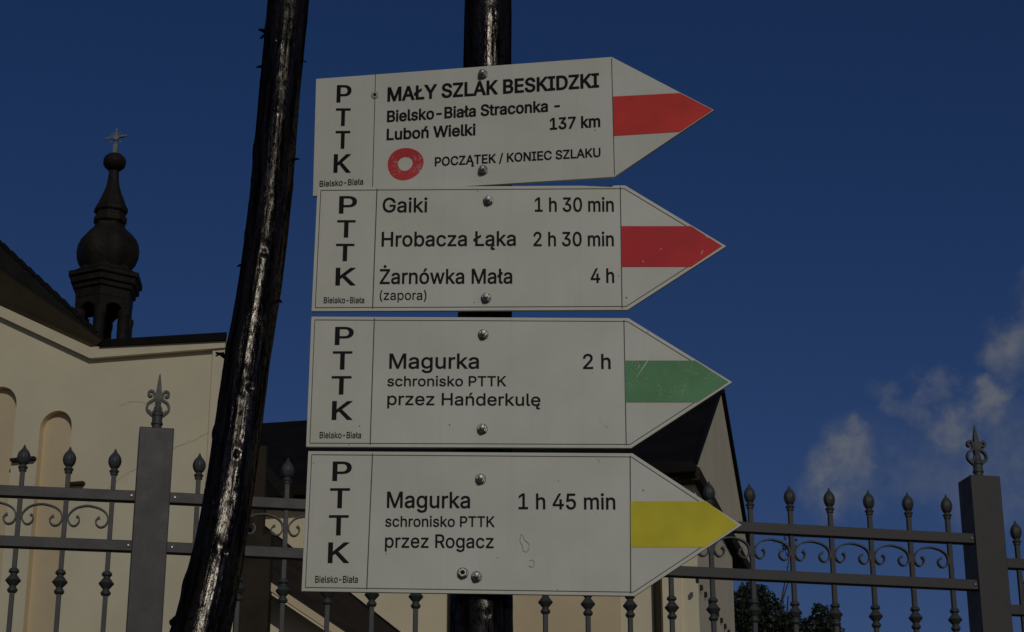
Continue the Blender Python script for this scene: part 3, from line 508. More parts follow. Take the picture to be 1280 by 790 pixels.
def make_sign(spec):
    x0 = 604
    yaw = spec['yaw']; P = at(x0, spec['cy'], spec.get('Y', YS))
    rz = math.atan(yaw)
    root = empty('trail_sign', P, spec['label'], 'trail sign', 'arrow signs on the sign post', rz)
    u = Vector((math.cos(rz), math.sin(rz), 0)); n = Vector((math.sin(rz), -math.cos(rz), 0))
    def loc(x, y):
        q = hit(x, y, P, n) - P
        return Vector((q.dot(u), q.z))
    out = [loc(*p) for p in spec['outline']]
    b = MB(); b.prism([(p.x, 0, p.y) for p in out], (0, .0048, 0))
    board = b.build('board', M['board'], root, bevel=.0004)
    px = loc(641, spec['cy']).x - loc(640, spec['cy']).x
    # thin printed lines
    def seg(a, c, wpx, y=-.0004):
        a, c = Vector(a), Vector(c); t = (c - a).normalized(); q = Vector((-t.y, t.x)) * wpx * px / 2
        ln.poly([(p.x, y, p.y) for p in (a - q, c - q, c + q, a + q)])
    for a, c, wpx in spec['lines']:
        ln = MB(); seg(loc(*a), loc(*c), wpx); ln.build('divider_line', M['line'], root)
    ln = MB()
    if spec.get('inset'):
        i = spec['inset']; k = len(out); ins = []
        for j in range(k):
            a, p, c = out[j - 1], out[j], out[(j + 1) % k]
            t1 = (p - a).normalized(); t2 = (c - p).normalized()
            n1 = Vector((t1.y, -t1.x)); n2 = Vector((t2.y, -t2.x))
            mid = (n1 + n2); mid = mid / mid.dot(n1)
            ins.append(p + mid * i * px)
        for j in range(k): seg(ins[j], ins[(j + 1) % k], .9, -.00042)
    if spec.get('inset'): ln.build('border_line', M['line'], root)
    # coloured stripe
    st = MB(); sp = [loc(*p) for p in spec['stripe']]
    st.poly([(p.x, -.0005, p.y) for p in sp])
    st.build('stripe', stripe_mat('stripe_paint', spec['col'], spec['wear'], loc(*spec['outline'][2]).x), root)
    for s, xa, ya, xb, yb, cap, bold in spec['text']:
        a, c, top = loc(xa, ya), loc(xb, yb), loc(xa, ya - cap)
        up = Vector((0, (top - a).y))
        text_mesh(s, a, c, up, (bold * px, bold * .75 * px), 'lettering', M['ink'], root, -.0007)
    letters = []
    for ch, (xa, xb, yt, yb) in zip('PTTK', spec['pttk']):
        a, c, top = loc(xa, yb), loc(xb, yb), loc(xa, yt)
        text_mesh(ch, a, c, Vector((0, (top - a).y)), (1.0 * px, .15 * px), 'lettering', M['ink'], root, -.0007)
    for bx, by, kind in spec['bolts']:
        if kind == 'rivet':
            q = MB(); c = loc(bx, by)
            q.lathe([(.0052, 0), (.0052, -.0012), (.0036, -.0018)], 18, (c.x, 0, c.y), axis=1)
            rv = q.build('rivet', M['rim'], root, smooth=True, angle=30)
            h = MB(); h.lathe([(.0021, -.0016), (.0021, -.0021)], 12, (c.x, 0, c.y), axis=1); h.build('socket', M['ink'], rv)
        else: bolt(root, loc(bx, by), 'bolt', .0062 if kind != 'open' else .0064, kind != 'open', kind == 'open')
    if spec.get('ring'):
        cx, cy, ro, ri = spec['ring']; c = loc(cx, cy); q = MB(); k = 48
        for j in range(k):
            a0, a1 = 2 * math.pi * j / k, 2 * math.pi * (j + 1) / k
            wi = lambda a: ri * px * (1 + .02 * math.sin(3 * a) + .025 * math.sin(11 * a + 2))
            wv = lambda a: ro * px * (1 + .025 * math.sin(3 * a + 1))
            q.poly([(c.x + wv(a0) * math.cos(a0), -.0005, c.y + wv(a0) * math.sin(a0) * .96), (c.x + wv(a1) * math.cos(a1), -.0005, c.y + wv(a1) * math.sin(a1) * .96),
                    (c.x + wi(a1) * math.cos(a1), -.0005, c.y + wi(a1) * math.sin(a1)), (c.x + wi(a0) * math.cos(a0), -.0005, c.y + wi(a0) * math.sin(a0))])
        q.build('ring_mark', stripe_mat('ring_paint', (spec['col'][0] * .85, .055, .055), 2.6, c.x + .05), root)
    if spec.get('chips'):
        for cx, cy, r in spec['chips']:
            q = MB(); c = loc(cx, cy); k = 7
            q.poly([(c.x + r * px * math.cos(2 * math.pi * j / k) * random.uniform(.6, 1.2), -.0005, c.y + r * px * math.sin(2 * math.pi * j / k + .2) * random.uniform(.6, 1.2)) for j in range(k)])
            q.build('paint_chip', M['line'], root)
    for pts in spec.get('drips', []):
        q = MB(); pp = catmull([loc(*p) for p in pts], 4)
        q.tube([(p.x, -.0004, p.y) for p in pp], [.00038] * len(pp), 6)
        q.build('drip', M['rim'], root, smooth=True)
    for a, c, wpx in spec.get('scratches', []):
        q = MB(); a, c = loc(*a), loc(*c); t = (c - a).normalized(); s_ = Vector((-t.y, t.x)) * wpx * px / 2
        q.poly([(p.x, -.0008, p.y) for p in (a, (a + c) / 2 + s_, c, (a + c) / 2 - s_)])
        q.build('scratch', M['board'], root)
    return root

RED, RED2, GREEN, YELLOW = (.74, .055, .040), (.64, .017, .022), (.115, .32, .125), (.72, .62, .02)
signs = [
 dict(cy=155, yaw=-.150, Y=YS + .0062, label='topmost arrow sign, tilted in perspective, red stripe and red ring, trail start lettering',
      outline=[(391, 245), (395, 98.5), (764.5, 71), (892.5, 137.4), (768, 221)][::1],
      lines=[((469.5, 93), (465.7, 236), .9), ((764.5, 73), (768.2, 219), .9)],
      stripe=[(766.2, 120.8), (850, 116.4), (890.8, 137.4), (849.7, 164.9), (767.4, 170)], col=RED, wear=.5,
      pttk=[(421.6, 438.2, 105.7, 128), (420.4, 437, 134.8, 157.2), (420, 436.5, 163, 185.8), (417.8, 437, 192, 215.8)],
      text=[('Bielsko-Biała', 399.7, 233.6, 454, 230.6, 7.6, .12), ('MAŁY SZLAK BESKIDZKI', 485.1, 126.6, 748.2, 108.8, 17.4, .85),
            ('Bielsko-Biała Straconka -', 484.4, 152.4, 699.4, 138.4, 14, .62), ('Luboń Wielki', 483.9, 175, 594, 168.7, 14, .62),
            ('137 km', 688, 162, 749.9, 158.4, 14.6, .62), ('POCZĄTEK / KONIEC SZLAKU', 544, 207.7, 750.4, 195.9, 11.2, .4)],
      bolts=[(603.7, 93.4, 'hex'), (604, 213.2, 'hex'), (469, 119, 'rivet')], ring=(506.7, 204.8, 22.6, 9.4), chips=[(744, 163, .9)]),
 dict(cy=310, yaw=-.022, label='arrow sign second from the top, red stripe, lettered Gaiki and Hrobacza Łąka',
      outline=[(389.3, 389), (396.8, 233.8), (781.5, 231.6), (908, 307.7), (784.4, 387.4)], inset=4.6,
      lines=[((471.3, 236), (465.8, 386), 1.3), ((775.4, 233.6), (777.6, 385.8), 1.2)],
      stripe=[(776.6, 282.8), (864, 282.8), (902.5, 307.6), (863.5, 333.7), (777.2, 333.7)], col=RED2, wear=.3,
      pttk=[(424.6, 445, 244.4, 266.8), (422, 443.1, 274.5, 296.7), (420.5, 441.6, 304, 326.2), (420.2, 443, 334, 356.7)],
      text=[('Bielsko-Biała', 404.8, 378.9, 455.3, 378.9, 7.6, .12), ('Gaiki', 478.6, 265.2, 533.7, 265.2, 18.4, .42), ('Hrobacza Łąka', 477.3, 308, 644.4, 307, 18.6, .42),
            ('Żarnówka Mała', 475, 354.8, 640, 354.2, 18.8, .42), ('(zapora)', 474.7, 374.8, 533, 374.8, 12, .1),
            ('1 h 30 min', 669, 264.4, 767, 264.4, 18, .42), ('2 h 30 min', 667.3, 307.5, 767, 307.5, 18, .42), ('4 h', 738.9, 353.4, 767.5, 353.4, 18.4, .42)],
      bolts=[(610.3, 251.3, 'hex'), (607.7, 372.9, 'hex')], chips=[(597, 239, .8), (783, 372, 1.2), (773, 345, .8), (592.5, 378, .6)],
      scratches=[((496, 285), (499, 271), .9), ((506, 283), (509, 274), .7), ((802, 325), (806, 329), .8), ((876, 319), (879, 312), 1), ((824, 313), (828, 310), .8), ((881, 295), (886, 298), 1)]),
 dict(cy=477, yaw=.006, label='arrow sign third from the top, green stripe, lettered Magurka przez Hańderkulę',
      outline=[(382.5, 558.4), (389.2, 395.6), (785.5, 397.5), (915.6, 477.7), (789, 560)], inset=4.6,
      lines=[((468, 398), (462.7, 556), 1.3), ((779.9, 399.8), (782.8, 556.5), 1.2)],
      stripe=[(780.9, 450.8), (869, 450.8), (910.5, 477.6), (872, 503), (781.9, 503)], col=GREEN, wear=1.5,
      pttk=[(419.4, 440.9, 407.8, 431), (416.5, 439, 438.3, 461.8), (415, 437.9, 469.3, 493), (415.6, 439, 500.5, 524.7)],
      text=[('Bielsko-Biała', 399.6, 547.7, 451.3, 547.7, 8, .12), ('Magurka', 486.9, 460.6, 598.3, 460.6, 19.2, .42), ('schronisko PTTK', 484.4, 482.6, 632.5, 482.6, 12.8, .28),
            ('przez Hańderkulę', 484.4, 506, 675.3, 507.2, 15.6, .28), ('2 h', 729.3, 461, 763, 461, 19, .42)],
      bolts=[(604, 418.5, 'hex'), (602.9, 536.5, 'hex')], chips=[(562, 531, 1.1), (449.5, 532.5, .9), (810, 415, .8), (436, 556.3, .8)],
      scratches=[((794, 474), (818, 439), 1.4), ((775, 508), (779, 494), .8), ((790, 548), (795, 535), 1), ((800, 455), (797, 462), .9), ((751, 529), (750, 520), .8), ((755, 531), (762, 535), .8)]),
 dict(cy=655, yaw=-.010, label='lowest arrow sign, yellow stripe, lettered Magurka przez Rogacz, drips of dried paint',
      outline=[(376.7, 739), (385.3, 563.8), (790.6, 566.6), (927.2, 656.2), (793.4, 745)], inset=4.8,
      lines=[((465.8, 566.8), (458.4, 737), 1.3), ((787.7, 569.8), (788.4, 741.8), 1.3)],
      stripe=[(788.2, 626.7), (883, 626.7), (922, 656.2), (881, 684), (788.6, 684)], col=YELLOW, wear=.15,
      pttk=[(416.4, 438.4, 576, 601), (413, 436, 609.3, 635), (411.5, 434.4, 643, 669), (410.7, 435, 677, 703.6)],
      text=[('Bielsko-Biała', 394, 728.3, 447.2, 728.3, 8.8, .12), ('Magurka', 484, 634.5, 587.2, 635, 20.6, .42), ('schronisko PTTK', 481.8, 658.2, 618, 658.6, 13.6, .28),
            ('przez Rogacz', 481.5, 684.4, 616.8, 685, 17.3, .28), ('1 h 45 min', 648.6, 636.2, 768.9, 636.6, 20, .42)],
      bolts=[(600.8, 599, 'hex'), (578.5, 716.7, 'open'), (595.8, 721, 'hex')], chips=[(804, 613, 1.1), (698, 601, .8), (483, 692, .7), (622, 697, .7), (697, 737, .6), (392, 579, .7)],
      drips=[[(651, 668), (650, 676), (653, 682), (654, 688), (658, 690), (661, 686), (661, 680), (656, 675), (653, 669), (651, 668)],
             [(662, 701), (666, 700), (668, 705), (665, 709), (661, 707)]],
      scratches=[((746, 572), (751, 578), 1), ((757, 690), (758, 680), .8), ((598, 702), (602, 696), .9)]),
]
sign_roots = [make_sign(s) for s in signs]

# ------------------------------------------------------------------ tarred poles
def log(name, tab, Y, bottom, knots, ny=580, seg=72, rough=1.0, tilt=0.):
    """tab: (photo y, centre x, half width); a bent log running down to 'bottom'"""
    ys_ = [tab[0][0] + (tab[-1][0] - tab[0][0]) * i / ny for i in range(ny + 1)]
    cs = catmull([(a, b, c) for a, b, c in tab], 24)
    cs = [(p.x, p.y, p.z) for p in cs]
    pts, rad = [], []
    for y in ys_:
        x, r = interp(cs, y)
        p = at(x, y, Y - tilt * (y - 395) / F * 2.3); pts.append(p); rad.append(r / F * depth(p))
    # carry on to the ground
    d0 = (pts[-1] - pts[-5]).normalized(); q = pts[-1].copy(); r = rad[-1]; ext = 90
    step = (q.z - bottom) / ext; dirv = d0.copy()
    for i in range(ext):
        dirv = dirv.lerp(Vector((0, 0, -1)), .05).normalized()
        q = q + dirv * (step / max(.3, -dirv.z)); r *= 1.003
        pts.append(q.copy()); rad.append(r)
    me = bpy.data.meshes.new(name); V = []; FA = []; UVS = []
    s = 0.; n = len(pts)
    kn = [(ky, ka, ks, kh) for ky, ka, ks, kh in knots]
    arcs = [0.]
    for i in range(1, n): arcs.append(arcs[-1] + (pts[i] - pts[i - 1]).length)
    for i, p in enumerate(pts):
        t = (pts[min(i + 1, n - 1)] - pts[max(i - 1, 0)]).normalized()
        back = Vector((0, 1, 0)); back = (back - t * back.dot(t)).normalized(); side = t.cross(back).normalized()
        if side.x < 0: side = -side
        yy = ys_[i] if i < len(ys_) else 2000
        for k in range(seg):
            a = 2 * math.pi * k / seg
            dv = side * math.sin(a) - back * math.cos(a)       # a = 0 faces the camera, a > 0 to the right
            ca, sa = math.cos(a), math.sin(a)
            h = noise.fractal(Vector((ca * 3.2, sa * 3.2, arcs[i] * 5)), 1, 2, 4) * .020
            h += noise.fractal(Vector((ca * 11, sa * 11, arcs[i] * 4)), 1, 2, 4) * .012
            h += (abs(noise.noise(Vector((ca * 16, sa * 16, arcs[i] * 5 + 7)))) - .2) * -.03
            h += noise.fractal(Vector((ca * 9, sa * 9, arcs[i] * 30)), .9, 2, 4) * .010
            h += max(0, noise.noise(Vector((ca * 5, sa * 5, arcs[i] * 42 + 3))) - .42) * .12
            h *= rough
            for ky, ka, ks, kh in kn:
                dy = (yy - ky) / ks
                if abs(dy) < 3:
                    da = math.atan2(math.sin(a - ka), math.cos(a - ka)) * (rad[i] * F / depth(p)) / ks
                    q2 = dy * dy * .55 + da * da
                    if q2 < 9: h += .55 * kh * math.exp(-q2) - kh * .9 * math.exp(-q2 * 9)
            V.append(p + dv * rad[i] * (1 + h)); UVS.append((k / seg * 2 * math.pi * .03, arcs[i]))
    for i in range(n - 1):
        for k in range(seg):
            g_ = (k + 1) % seg; FA.append([i * seg + k, i * seg + g_, (i + 1) * seg + g_, (i + 1) * seg + k])
    FA.append(list(range(seg))[::-1]); FA.append([(n - 1) * seg + k for k in range(seg)])
    me.from_pydata([tuple(v) for v in V], [], FA)
    uvl = me.uv_layers.new(name='UVMap'); data = []
    for f in me.polygons:
        vs = list(f.vertices)
        wrap = len(vs) == 4 and max(v % seg for v in vs) == seg - 1 and min(v % seg for v in vs) == 0
        for v in vs:
            uu, vv = UVS[v]
            if wrap and v % seg == 0: uu += 2 * math.pi * .03
            data += [uu, vv]
    uvl.data.foreach_set('uv', data)
    me.polygons.foreach_set('use_smooth', [True] * len(me.polygons))
    me.materials.append(M['tar'])
    bm = bmesh.new(); bm.from_mesh(me); bmesh.ops.recalc_face_normals(bm, faces=bm.faces); bm.to_mesh(me); bm.free()
    o = bpy.data.objects.new(name, me); C.objects.link(o)
    return o

LY, LTILT = 2.22, .115                               # the log's foot stands a little nearer than its head
bent = log('bent_pole', [(-420, 398, 24.5), (-240, 382, 25), (-60, 366, 25.6), (0, 360.5, 25.6), (50, 356, 25.4), (120, 349, 25.4), (191, 343, 26), (260, 336.8, 26.3), (330, 328.5, 27), (395, 318.5, 27.6), (460, 307.6, 28.6),
             (535, 297.5, 29.8), (610, 287, 30.4), (665, 278, 31.4), (715, 268.2, 33), (765, 257, 35), (790, 250.5, 36.5), (850, 232, 38.5)], LY, 0.0,
           [(65, -.2, 7, .10), (192, -1.2, 8, .16), (328, .15, 9, .12), (495, .45, 9, .16), (440, -1.1, 8, .12), (578, .25, 9, .12), (150, .1, 5, .08), (640, -.3, 9, .13), (735, -1.25, 9, .16), (700, .4, 10, .12), (41, -1.3, 7, .12), (410, .7, 7, .1), (262, .5, 6, .08)], tilt=LTILT)
tag(bent, 'bent glossy black tarred log left of the signs, with broken twig stubs', 'pole', 'black tarred wooden poles')
def stub(x, y, dx, dy, r, parent, toward=-.01):
    yl = LY - LTILT * (y - 395) / F * 2.3; a = at(x, y, yl); b_ = at(x + dx, y + dy, yl + toward); q = MB()
    mid = (a + b_) / 2 + Vector((0, 0, .001))
    q.tube([a, mid, b_], [r, r * .75, r * .45], 8)
    q.build('branch_stub', M['tar'], parent, smooth=True)
for a in ((334, 41, -10, -4, .0034), (332, 44, -6, 4, .0026), (330, 84, -9, 0, .0024), (374, 74, 9, 4, .0013), (367, 200, 7, -1, .0018), (281, 446, -11, -5, .0026), (279, 442, -9, 3, .002), (303, 332, -6, 1, .0022),
          (229, 775, -15, 4, .0085), (238, 735, -8, 2, .004), (241, 722, -6, 4, .003), (262, 650, -6, 1, .003), (374, 30, 3, 1, .002), (348, 376, 4, 2, .0022)):
    stub(*a, bent)
post = log('sign_post', [(-420, 613.5, 26.4), (-240, 612, 27.6), (-60, 610.2, 29.2), (0, 610, 29.3), (90, 609, 30.2), (240, 607.2, 32), (392, 606.2, 33.6), (560, 604, 36.2), (700, 602.4, 38), (790, 601.8, 39.2), (850, 601.5, 39.8)], YS + .048, 0.0,
           [(757, -.22, 9, .06), (775, .25, 10, .06), (30, .3, 7, .05), (760, .8, 9, .06)], rough=.7)
tag(post, 'straight thick black tarred wooden post carrying the four arrow signs', 'pole', 'black tarred wooden poles')

# ------------------------------------------------------------------ iron fence
YL = 5.60
FT = math.tan(R(11.6))
rzF = math.atan(FT); eF = Vector((math.cos(rzF), math.sin(rzF), 0)); nF = Vector((math.sin(rzF), -math.cos(rzF), 0))
PF = at(196.3, 534, YL)                              # centre of the left post's front face
rzL = R(9.6); eL = Vector((math.cos(rzL), math.sin(rzL), 0)); nL = Vector((math.sin(rzL), -math.cos(rzL), 0))
PW = .100
def sz(x, y, back=.012, e=eF, n=nF):
    q = hit(x, y, PF - n * back, n) - PF
    return q.dot(e), q.z + PF.z
Z_POST = PF.z
z_r1t = sz(212, 615)[1]; z_r1b = z_r1t - .031
z_r2t = sz(207, 677)[1]; z_r2b = z_r2t - .031
sL = lambda x, y: sz(x, y, .025, eL, nL)
z_tip = sz(248, 566, .025)[1]; z_col = sz(248, 599, .025)[1]
z_k1 = sL(75, 712.5)[1]; z_k0 = sL(75, 742.5)[1]
def picket_parts(root, zoff=0.):
    """one picket at the panel's local origin: bar, finial, knob"""
    b = MB(); hb = .0068
    b.box((-hb, -hb, GZ + .06 - zoff), (hb, hb, z_col + .006)); bar = b.build('picket', M['fence'], root, bevel=.001)
    H = z_tip - z_col
    f = MB()
    prof = [(.0085, -.004), (.0115, 0), (.0118, .07), (.0125, .10), (.0150, .13), (.0150, .17), (.0105, .21), (.0095, .25), (.0130, .29), (.0170, .37), (.0194, .47), (.0196, .56), (.0178, .66), (.0140, .75), (.0090, .82), (.0055, .87), (.0035, .93), (.0014, 1.0)]
    f.lathe([(r * .93, z * H) for r, z in prof[:8]], 20, (0, 0, z_col)); 
    f.lathe([(r * .93, z * H) for r, z in prof[7:]], 32, (0, 0, z_col), rib=(8, .05))
    f.build('finial', M['iron'], bar, smooth=True, angle=50)
    k = MB(); K = z_k1 - z_k0
    pk = [(.0072, -.02), (.0120, .0), (.0158, .08), (.0158, .13), (.0100, .24), (.0100, .27), (.0225, .47), (.0240, .50), (.0225, .53), (.0100, .75), (.0100, .78), (.0160, .86), (.0162, .91), (.0120, 1.0), (.0072, 1.02)]
    k.lathe([(r * .93, z * K) for r, z in pk], 20, (0, 0, z_k0)); k.build('knob', M['iron'], bar, smooth=True, angle=24)
    return bar
def copy_part(src, parent, loc):
    c = src.copy(); C.objects.link(c); c.parent = parent; c.location = loc
    for ch in src.children:
        d = ch.copy(); C.objects.link(d); d.parent = c
    return c
raw = [(112, 330), (120, 337), (123, 348), (118, 362), (105, 371), (91, 367), (81, 353), (77, 335), (86, 315), (110, 295), (145, 287), (175, 290), (207, 301), (230, 320), (238, 345), (234, 364), (222, 376), (206, 377), (194, 367), (190, 352), (198, 340), (206, 337)]
raw = [((x - 65) / 185, (258 - (y - (x - 65) * .05)) / 185) for x, y in raw]
def scroll_mesh(wid, root):
    p = catmull([(x * wid, z * wid) for x, z in raw], 5)
    q = MB(); q.strip([(v.x, v.y + z_r1b) for v in p], lambda t: .0046 + .0032 * max(0, 1 - min(t, 1 - t) / .07), -.007, .007)
    return q.build('scroll', M['iron'], root, smooth=True, angle=50)
def rail(root, x0, x1, zt, zb):
    q = MB(); q.box((x0, -.016, zb), (x1, .016, zt)); return q.build('rail', M['fence'], root, bevel=.0015)
BACK = .028                                           # panel centre line behind the posts' front
def panel(origin_s, e, n, rz, positions, x0, x1, dz, label):
    o = PF - n * BACK; o = Vector((o.x, o.y, 0))
    root = empty('iron_fence', o + Vector((0, 0, dz)), label, 'fence', 'panels of the grey iron fence', rz)
    rail(root, x0, x1, z_r1t, z_r1b); rail(root, x0, x1, z_r2t, z_r2b)
    first = picket_parts(root, 0); first.location = (positions[0], 0, 0)
    for s in positions[1:]: copy_part(first, root, (s, 0, 0))
    wid = positions[1] - positions[0]
    sc = scroll_mesh(wid, root); sc.location = (positions[0], 0, 0)
    for s in positions[1:-1]: copy_part(sc, root, (s, 0, 0))
    return root
def screw(root, s, z):
    q = MB(); q.lathe([(.0042, -.0158), (.0042, -.0182), (.0028, -.0192)], 10, (s, 0, z), axis=1); q.build('screw', M['bolt'], root, smooth=True)
def sF(x, y): return sz(x, y, BACK)[0]
s_a, s_b = sF(247.5, 610), sF(1185.5, 665)
mainpos = [s_a + (s_b - s_a) * i / 18 for i in range(19)]
s_r = sz(1213.2, 593, 0)[0]                           # right post: left edge of its front face
l_c = [sz(x, y, BACK, eL, nL)[0] for x, y in ((142, 600), (28, 592))]
stp = (l_c[0] - l_c[1]) / 2
leftpos = [l_c[0] - stp * i for i in range(6)][::-1]
mainp = panel(0, eF, nF, rzF, mainpos, .045, s_r + .01, 0, 'long iron fence panel behind the signs, between the two tall posts')
leftp = panel(0, eL, nL, rzL, leftpos, leftpos[0] - .1, -.045, 0, 'iron fence panel left of the tall post, in front of the niches')
for z_ in ((z_r1t + z_r1b) / 2, (z_r2t + z_r2b) / 2):
    screw(mainp, .064, z_); screw(mainp, s_r - .008, z_); screw(leftp, -.060, z_)
dzr = sz(1260.5, 699, BACK)[1] - z_r1t
sr = sz(1272, 690, BACK)[0]
rp = [sr + stp * i for i in range(4)]
panel(0, eF, nF, rzF, rp, s_r + PW - .01, rp[-1] + .08, dzr, 'stepped-down iron fence panel at the right edge, right of the tall post')

def fence_post(s, ztop, e, n, rz, label):
    o = PF + e * s - n * PW / 2
    root = empty('fence_post', (o.x, o.y, GZ), label, 'fence post', 'tall square posts of the iron fence', rz)
    h = PW / 2; q = MB(); q.box((-h, -h, 0), (h, h, ztop - GZ)); q.build('post', M['fence'], root, bevel=.0025)
    z0 = ztop - GZ; T = .182
    f = MB()
    f.lathe([(.019, 0), (.019, .004), (.0145, .008), (.0145, .020), (.0175, .022), (.0175, .028), (.0150, .030), (.0150, .046), (.018, .049), (.018, .054), (.012, .060), (.009, .075)], 18, (0, 0, z0))
    f.lathe([(.0085, .066), (.0120, .085), (.0150, .097), (.0150, .107), (.0135, .114), (.0080, .150), (.0034, T - .008), (.0008, T)], 4, (0, 0, z0), phase=math.pi / 4)
    sp = f.build('spear', M['iron'], root, smooth=True, angle=40)
    for sg in (-1, 1):
        q = MB()
        path = catmull([(.008, .046), (.018, .052), (.030, .064), (.032, .076), (.026, .089), (.015, .097), (.011, .107), (.014, .119), (.021, .125), (.028, .121), (.029, .112), (.024, .108), (.020, .112)], 5)
        q.strip([(sg * v.x, v.y + z0) for v in path], .0072, -.007, .007)
        path = catmull([(.024, .066), (.020, .058), (.013, .062), (.010, .073), (.005, .082)], 4)
        q.strip([(sg * v.x, v.y + z0) for v in path], .0045, -.005, .005)
        q.build('spear_scroll', M['iron'], root, smooth=True, angle=50)
    return root
fence_post(0, Z_POST, eF, nF, rzF, 'tall square grey fence post on the left, its spear rising against the cream church wall')
fence_post(s_r + PW / 2, sz(1231, 594, 0)[1], eF, nF, rzF, 'tall square grey fence post on the right, its spear against clouds and sky')

# ------------------------------------------------------------------ church on the left
rzW = R(-17); eW = Vector((math.cos(rzW), math.sin(rzW), 0)); nW = Vector((math.sin(rzW), -math.cos(rzW), 0))
PWl = at(276, 600, 26.0); PWl = Vector((PWl.x, PWl.y, GZ))
church = empty('church', PWl, 'cream church with ochre arched niches and dark onion turret on the left', 'church')
def wl(x, y, off=0.):
    P = PWl + nW * off; q = hit(x, y, P, nW) - P
    return q.dot(eW), q.z
def wp(u, v, off=0.): return PWl + eW * u + nW * off + Vector((0, 0, v))
a0, a1, a2 = wl(-110, 332), wl(117, 436.5), wl(276, 424.2)
a2 = (0., a2[1])
outer = [(a0[0], 0), (0., 0), a2, a1, a0]
def arch(xl, xr, ytop, yspr, ybot_v):
    ul = wl(xl, yspr)[0]; ur = wl(xr, yspr)[0]; r = (ur - ul) / 2; uc = (ul + ur) / 2
    vt = wl((xl + xr) / 2, ytop)[1]; vs = vt - r
    pts = [(ul, ybot_v), (ur, ybot_v)]
    for k in range(17):
        a = math.pi * k / 16; pts.append((uc + r * math.cos(a), vs + r * math.sin(a)))
    return pts
niches = [arch(50, 89.5, 513.5, 534, .6), arch(-24, 20.5, 483.5, 506, .6), arch(-100, -54, 455, 478, .6)]
wm = MB()
loops = [outer] + niches
flat = [p for l in loops for p in l]
wm.v = [wp(*p) for p in flat]
wm.f = [list(t) for t in tessellate_polygon([[Vector((p[0], p[1], 0)) for p in l] for l in loops])]
# sides and back of the building
dpt = 11.0; bdir = Vector((-.25, .968, 0)).normalized(); back = bdir * dpt   # the nave runs back to the left
i = len(wm.v); wm.v += [wp(*p) for p in outer] + [wp(*p) + back for p in outer]; k = len(outer)
for j in range(k):
    q = (j + 1) % k; wm.f.append([i + j, i + q, i + k + q, i + k + j])
wm.f.append([i + k + j for j in range(k)])
wm.build('wall', M['wall'], church, PWl)
for nn_ in niches:
    q = MB(); D = .11; m_ = len(nn_)
    q.poly([wp(u, v, -D) for u, v in nn_])
    for j in range(m_):
        a, b_ = nn_[j], nn_[(j + 1) % m_]
        q.poly([wp(*a, 0), wp(*b_, 0), wp(*b_, -D), wp(*a, -D)])
    q.build('niche', M['ochre'], church, PWl)
for xa, xb, yy in ((16, 45.5, 576.5), (87.5, 106.5, 606.5), (-62, -31, 548)):
    q = MB(); ua, v = wl(xa, yy); ub = wl(xb, yy)[0]
    q.prism([wp(ua, v - .02, .002), wp(ub, v - .02, .002), wp(ub, v + .022, .002), wp(ua, v + .022, .002)], nW * .08)
    q.build('ledge', M['brown'], church, PWl)
# hairline cracks in the render
for pts in ([(92, 652), (108, 632), (128, 616), (150, 596), (172, 584), (200, 566)], [(205, 566), (224, 556), (246, 549), (262, 538), (274, 534)], [(150, 508), (170, 502), (192, 506)]):
    q = MB(); pp = [Vector(wl(x + random.uniform(-2, 2), y)) for x, y in pts]; pp = catmull(pp, 4)
    pp = [p + Vector((0, random.uniform(-.012, .012))) for p in pp]
    for a, c in zip(pp, pp[1:]):
        q.poly([wp(a.x, a.y - .007, .003), wp(c.x, c.y - .007, .003), wp(c.x, c.y + .007, .003), wp(a.x, a.y + .007, .003)])
    q.build('crack', M['crack'], church, PWl)
# pale cornice under the eaves
def off_line(p, d): return (p[0], p[1] - d)
th = .16
q = MB(); 
q.prism([wp(*off_line(a0, th), .003), wp(*off_line(a1, th), .003), wp(*a1, .003), wp(*a0, .003)], nW * .09)
q.prism([wp(*off_line(a1, th), .003), wp(*off_line(a2, th), .003), wp(*a2, .003), wp(*a1, .003)], nW * .09)
ct = wl(268.5, 430)[0]
q.prism([wp(ct, 0.2, .003), wp(.0, .2, .003), wp(.0, a2[1] - th - .003, .003), wp(ct, a2[1] - th - .003, .003)], nW * .05)
q.build('cornice', M['trim'], church, PWl)
# eave over the right half: dark fascia that stands off the wall, roof behind it
OV = .14
e0, e1 = wl(124, 424.5, OV), wl(283.5, 415.0, OV); f0, f1 = wl(124, 432.5, OV), wl(283.5, 424.5, OV)
q = MB()
lo0, lo1, hi0, hi1 = wp(*f0, OV), wp(*f1, OV), wp(*e0, OV), wp(*e1, OV)
q.prism([lo0, lo1, hi1, hi0], bdir * (dpt + OV))
q.build('eave', M['tin'], church, PWl)
# raking roof over the left half: brown soffit, black verge, slab going back
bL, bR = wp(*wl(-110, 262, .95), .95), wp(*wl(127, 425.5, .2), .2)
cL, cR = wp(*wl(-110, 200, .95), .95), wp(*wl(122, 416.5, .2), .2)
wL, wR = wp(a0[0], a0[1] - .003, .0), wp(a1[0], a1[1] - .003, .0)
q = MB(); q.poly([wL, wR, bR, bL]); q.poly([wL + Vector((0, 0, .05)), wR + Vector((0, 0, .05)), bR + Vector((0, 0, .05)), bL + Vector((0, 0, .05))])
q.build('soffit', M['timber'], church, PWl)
q = MB()
q.prism([bL, bR, cR, cL], bdir * 9.0)
q.build('roof', M['tin'], church, PWl)
# row of tile ends along the verge
q = MB()
for j in range(22):
    t = j / 22; p = cL.lerp(cR, t); q.bar(p + Vector((0, 0, .012)), cL.lerp(cR, t + .040) + Vector((0, 0, -.012)), .05, .05, nW)
q.build('verge_tile', M['tin'], church, PWl)

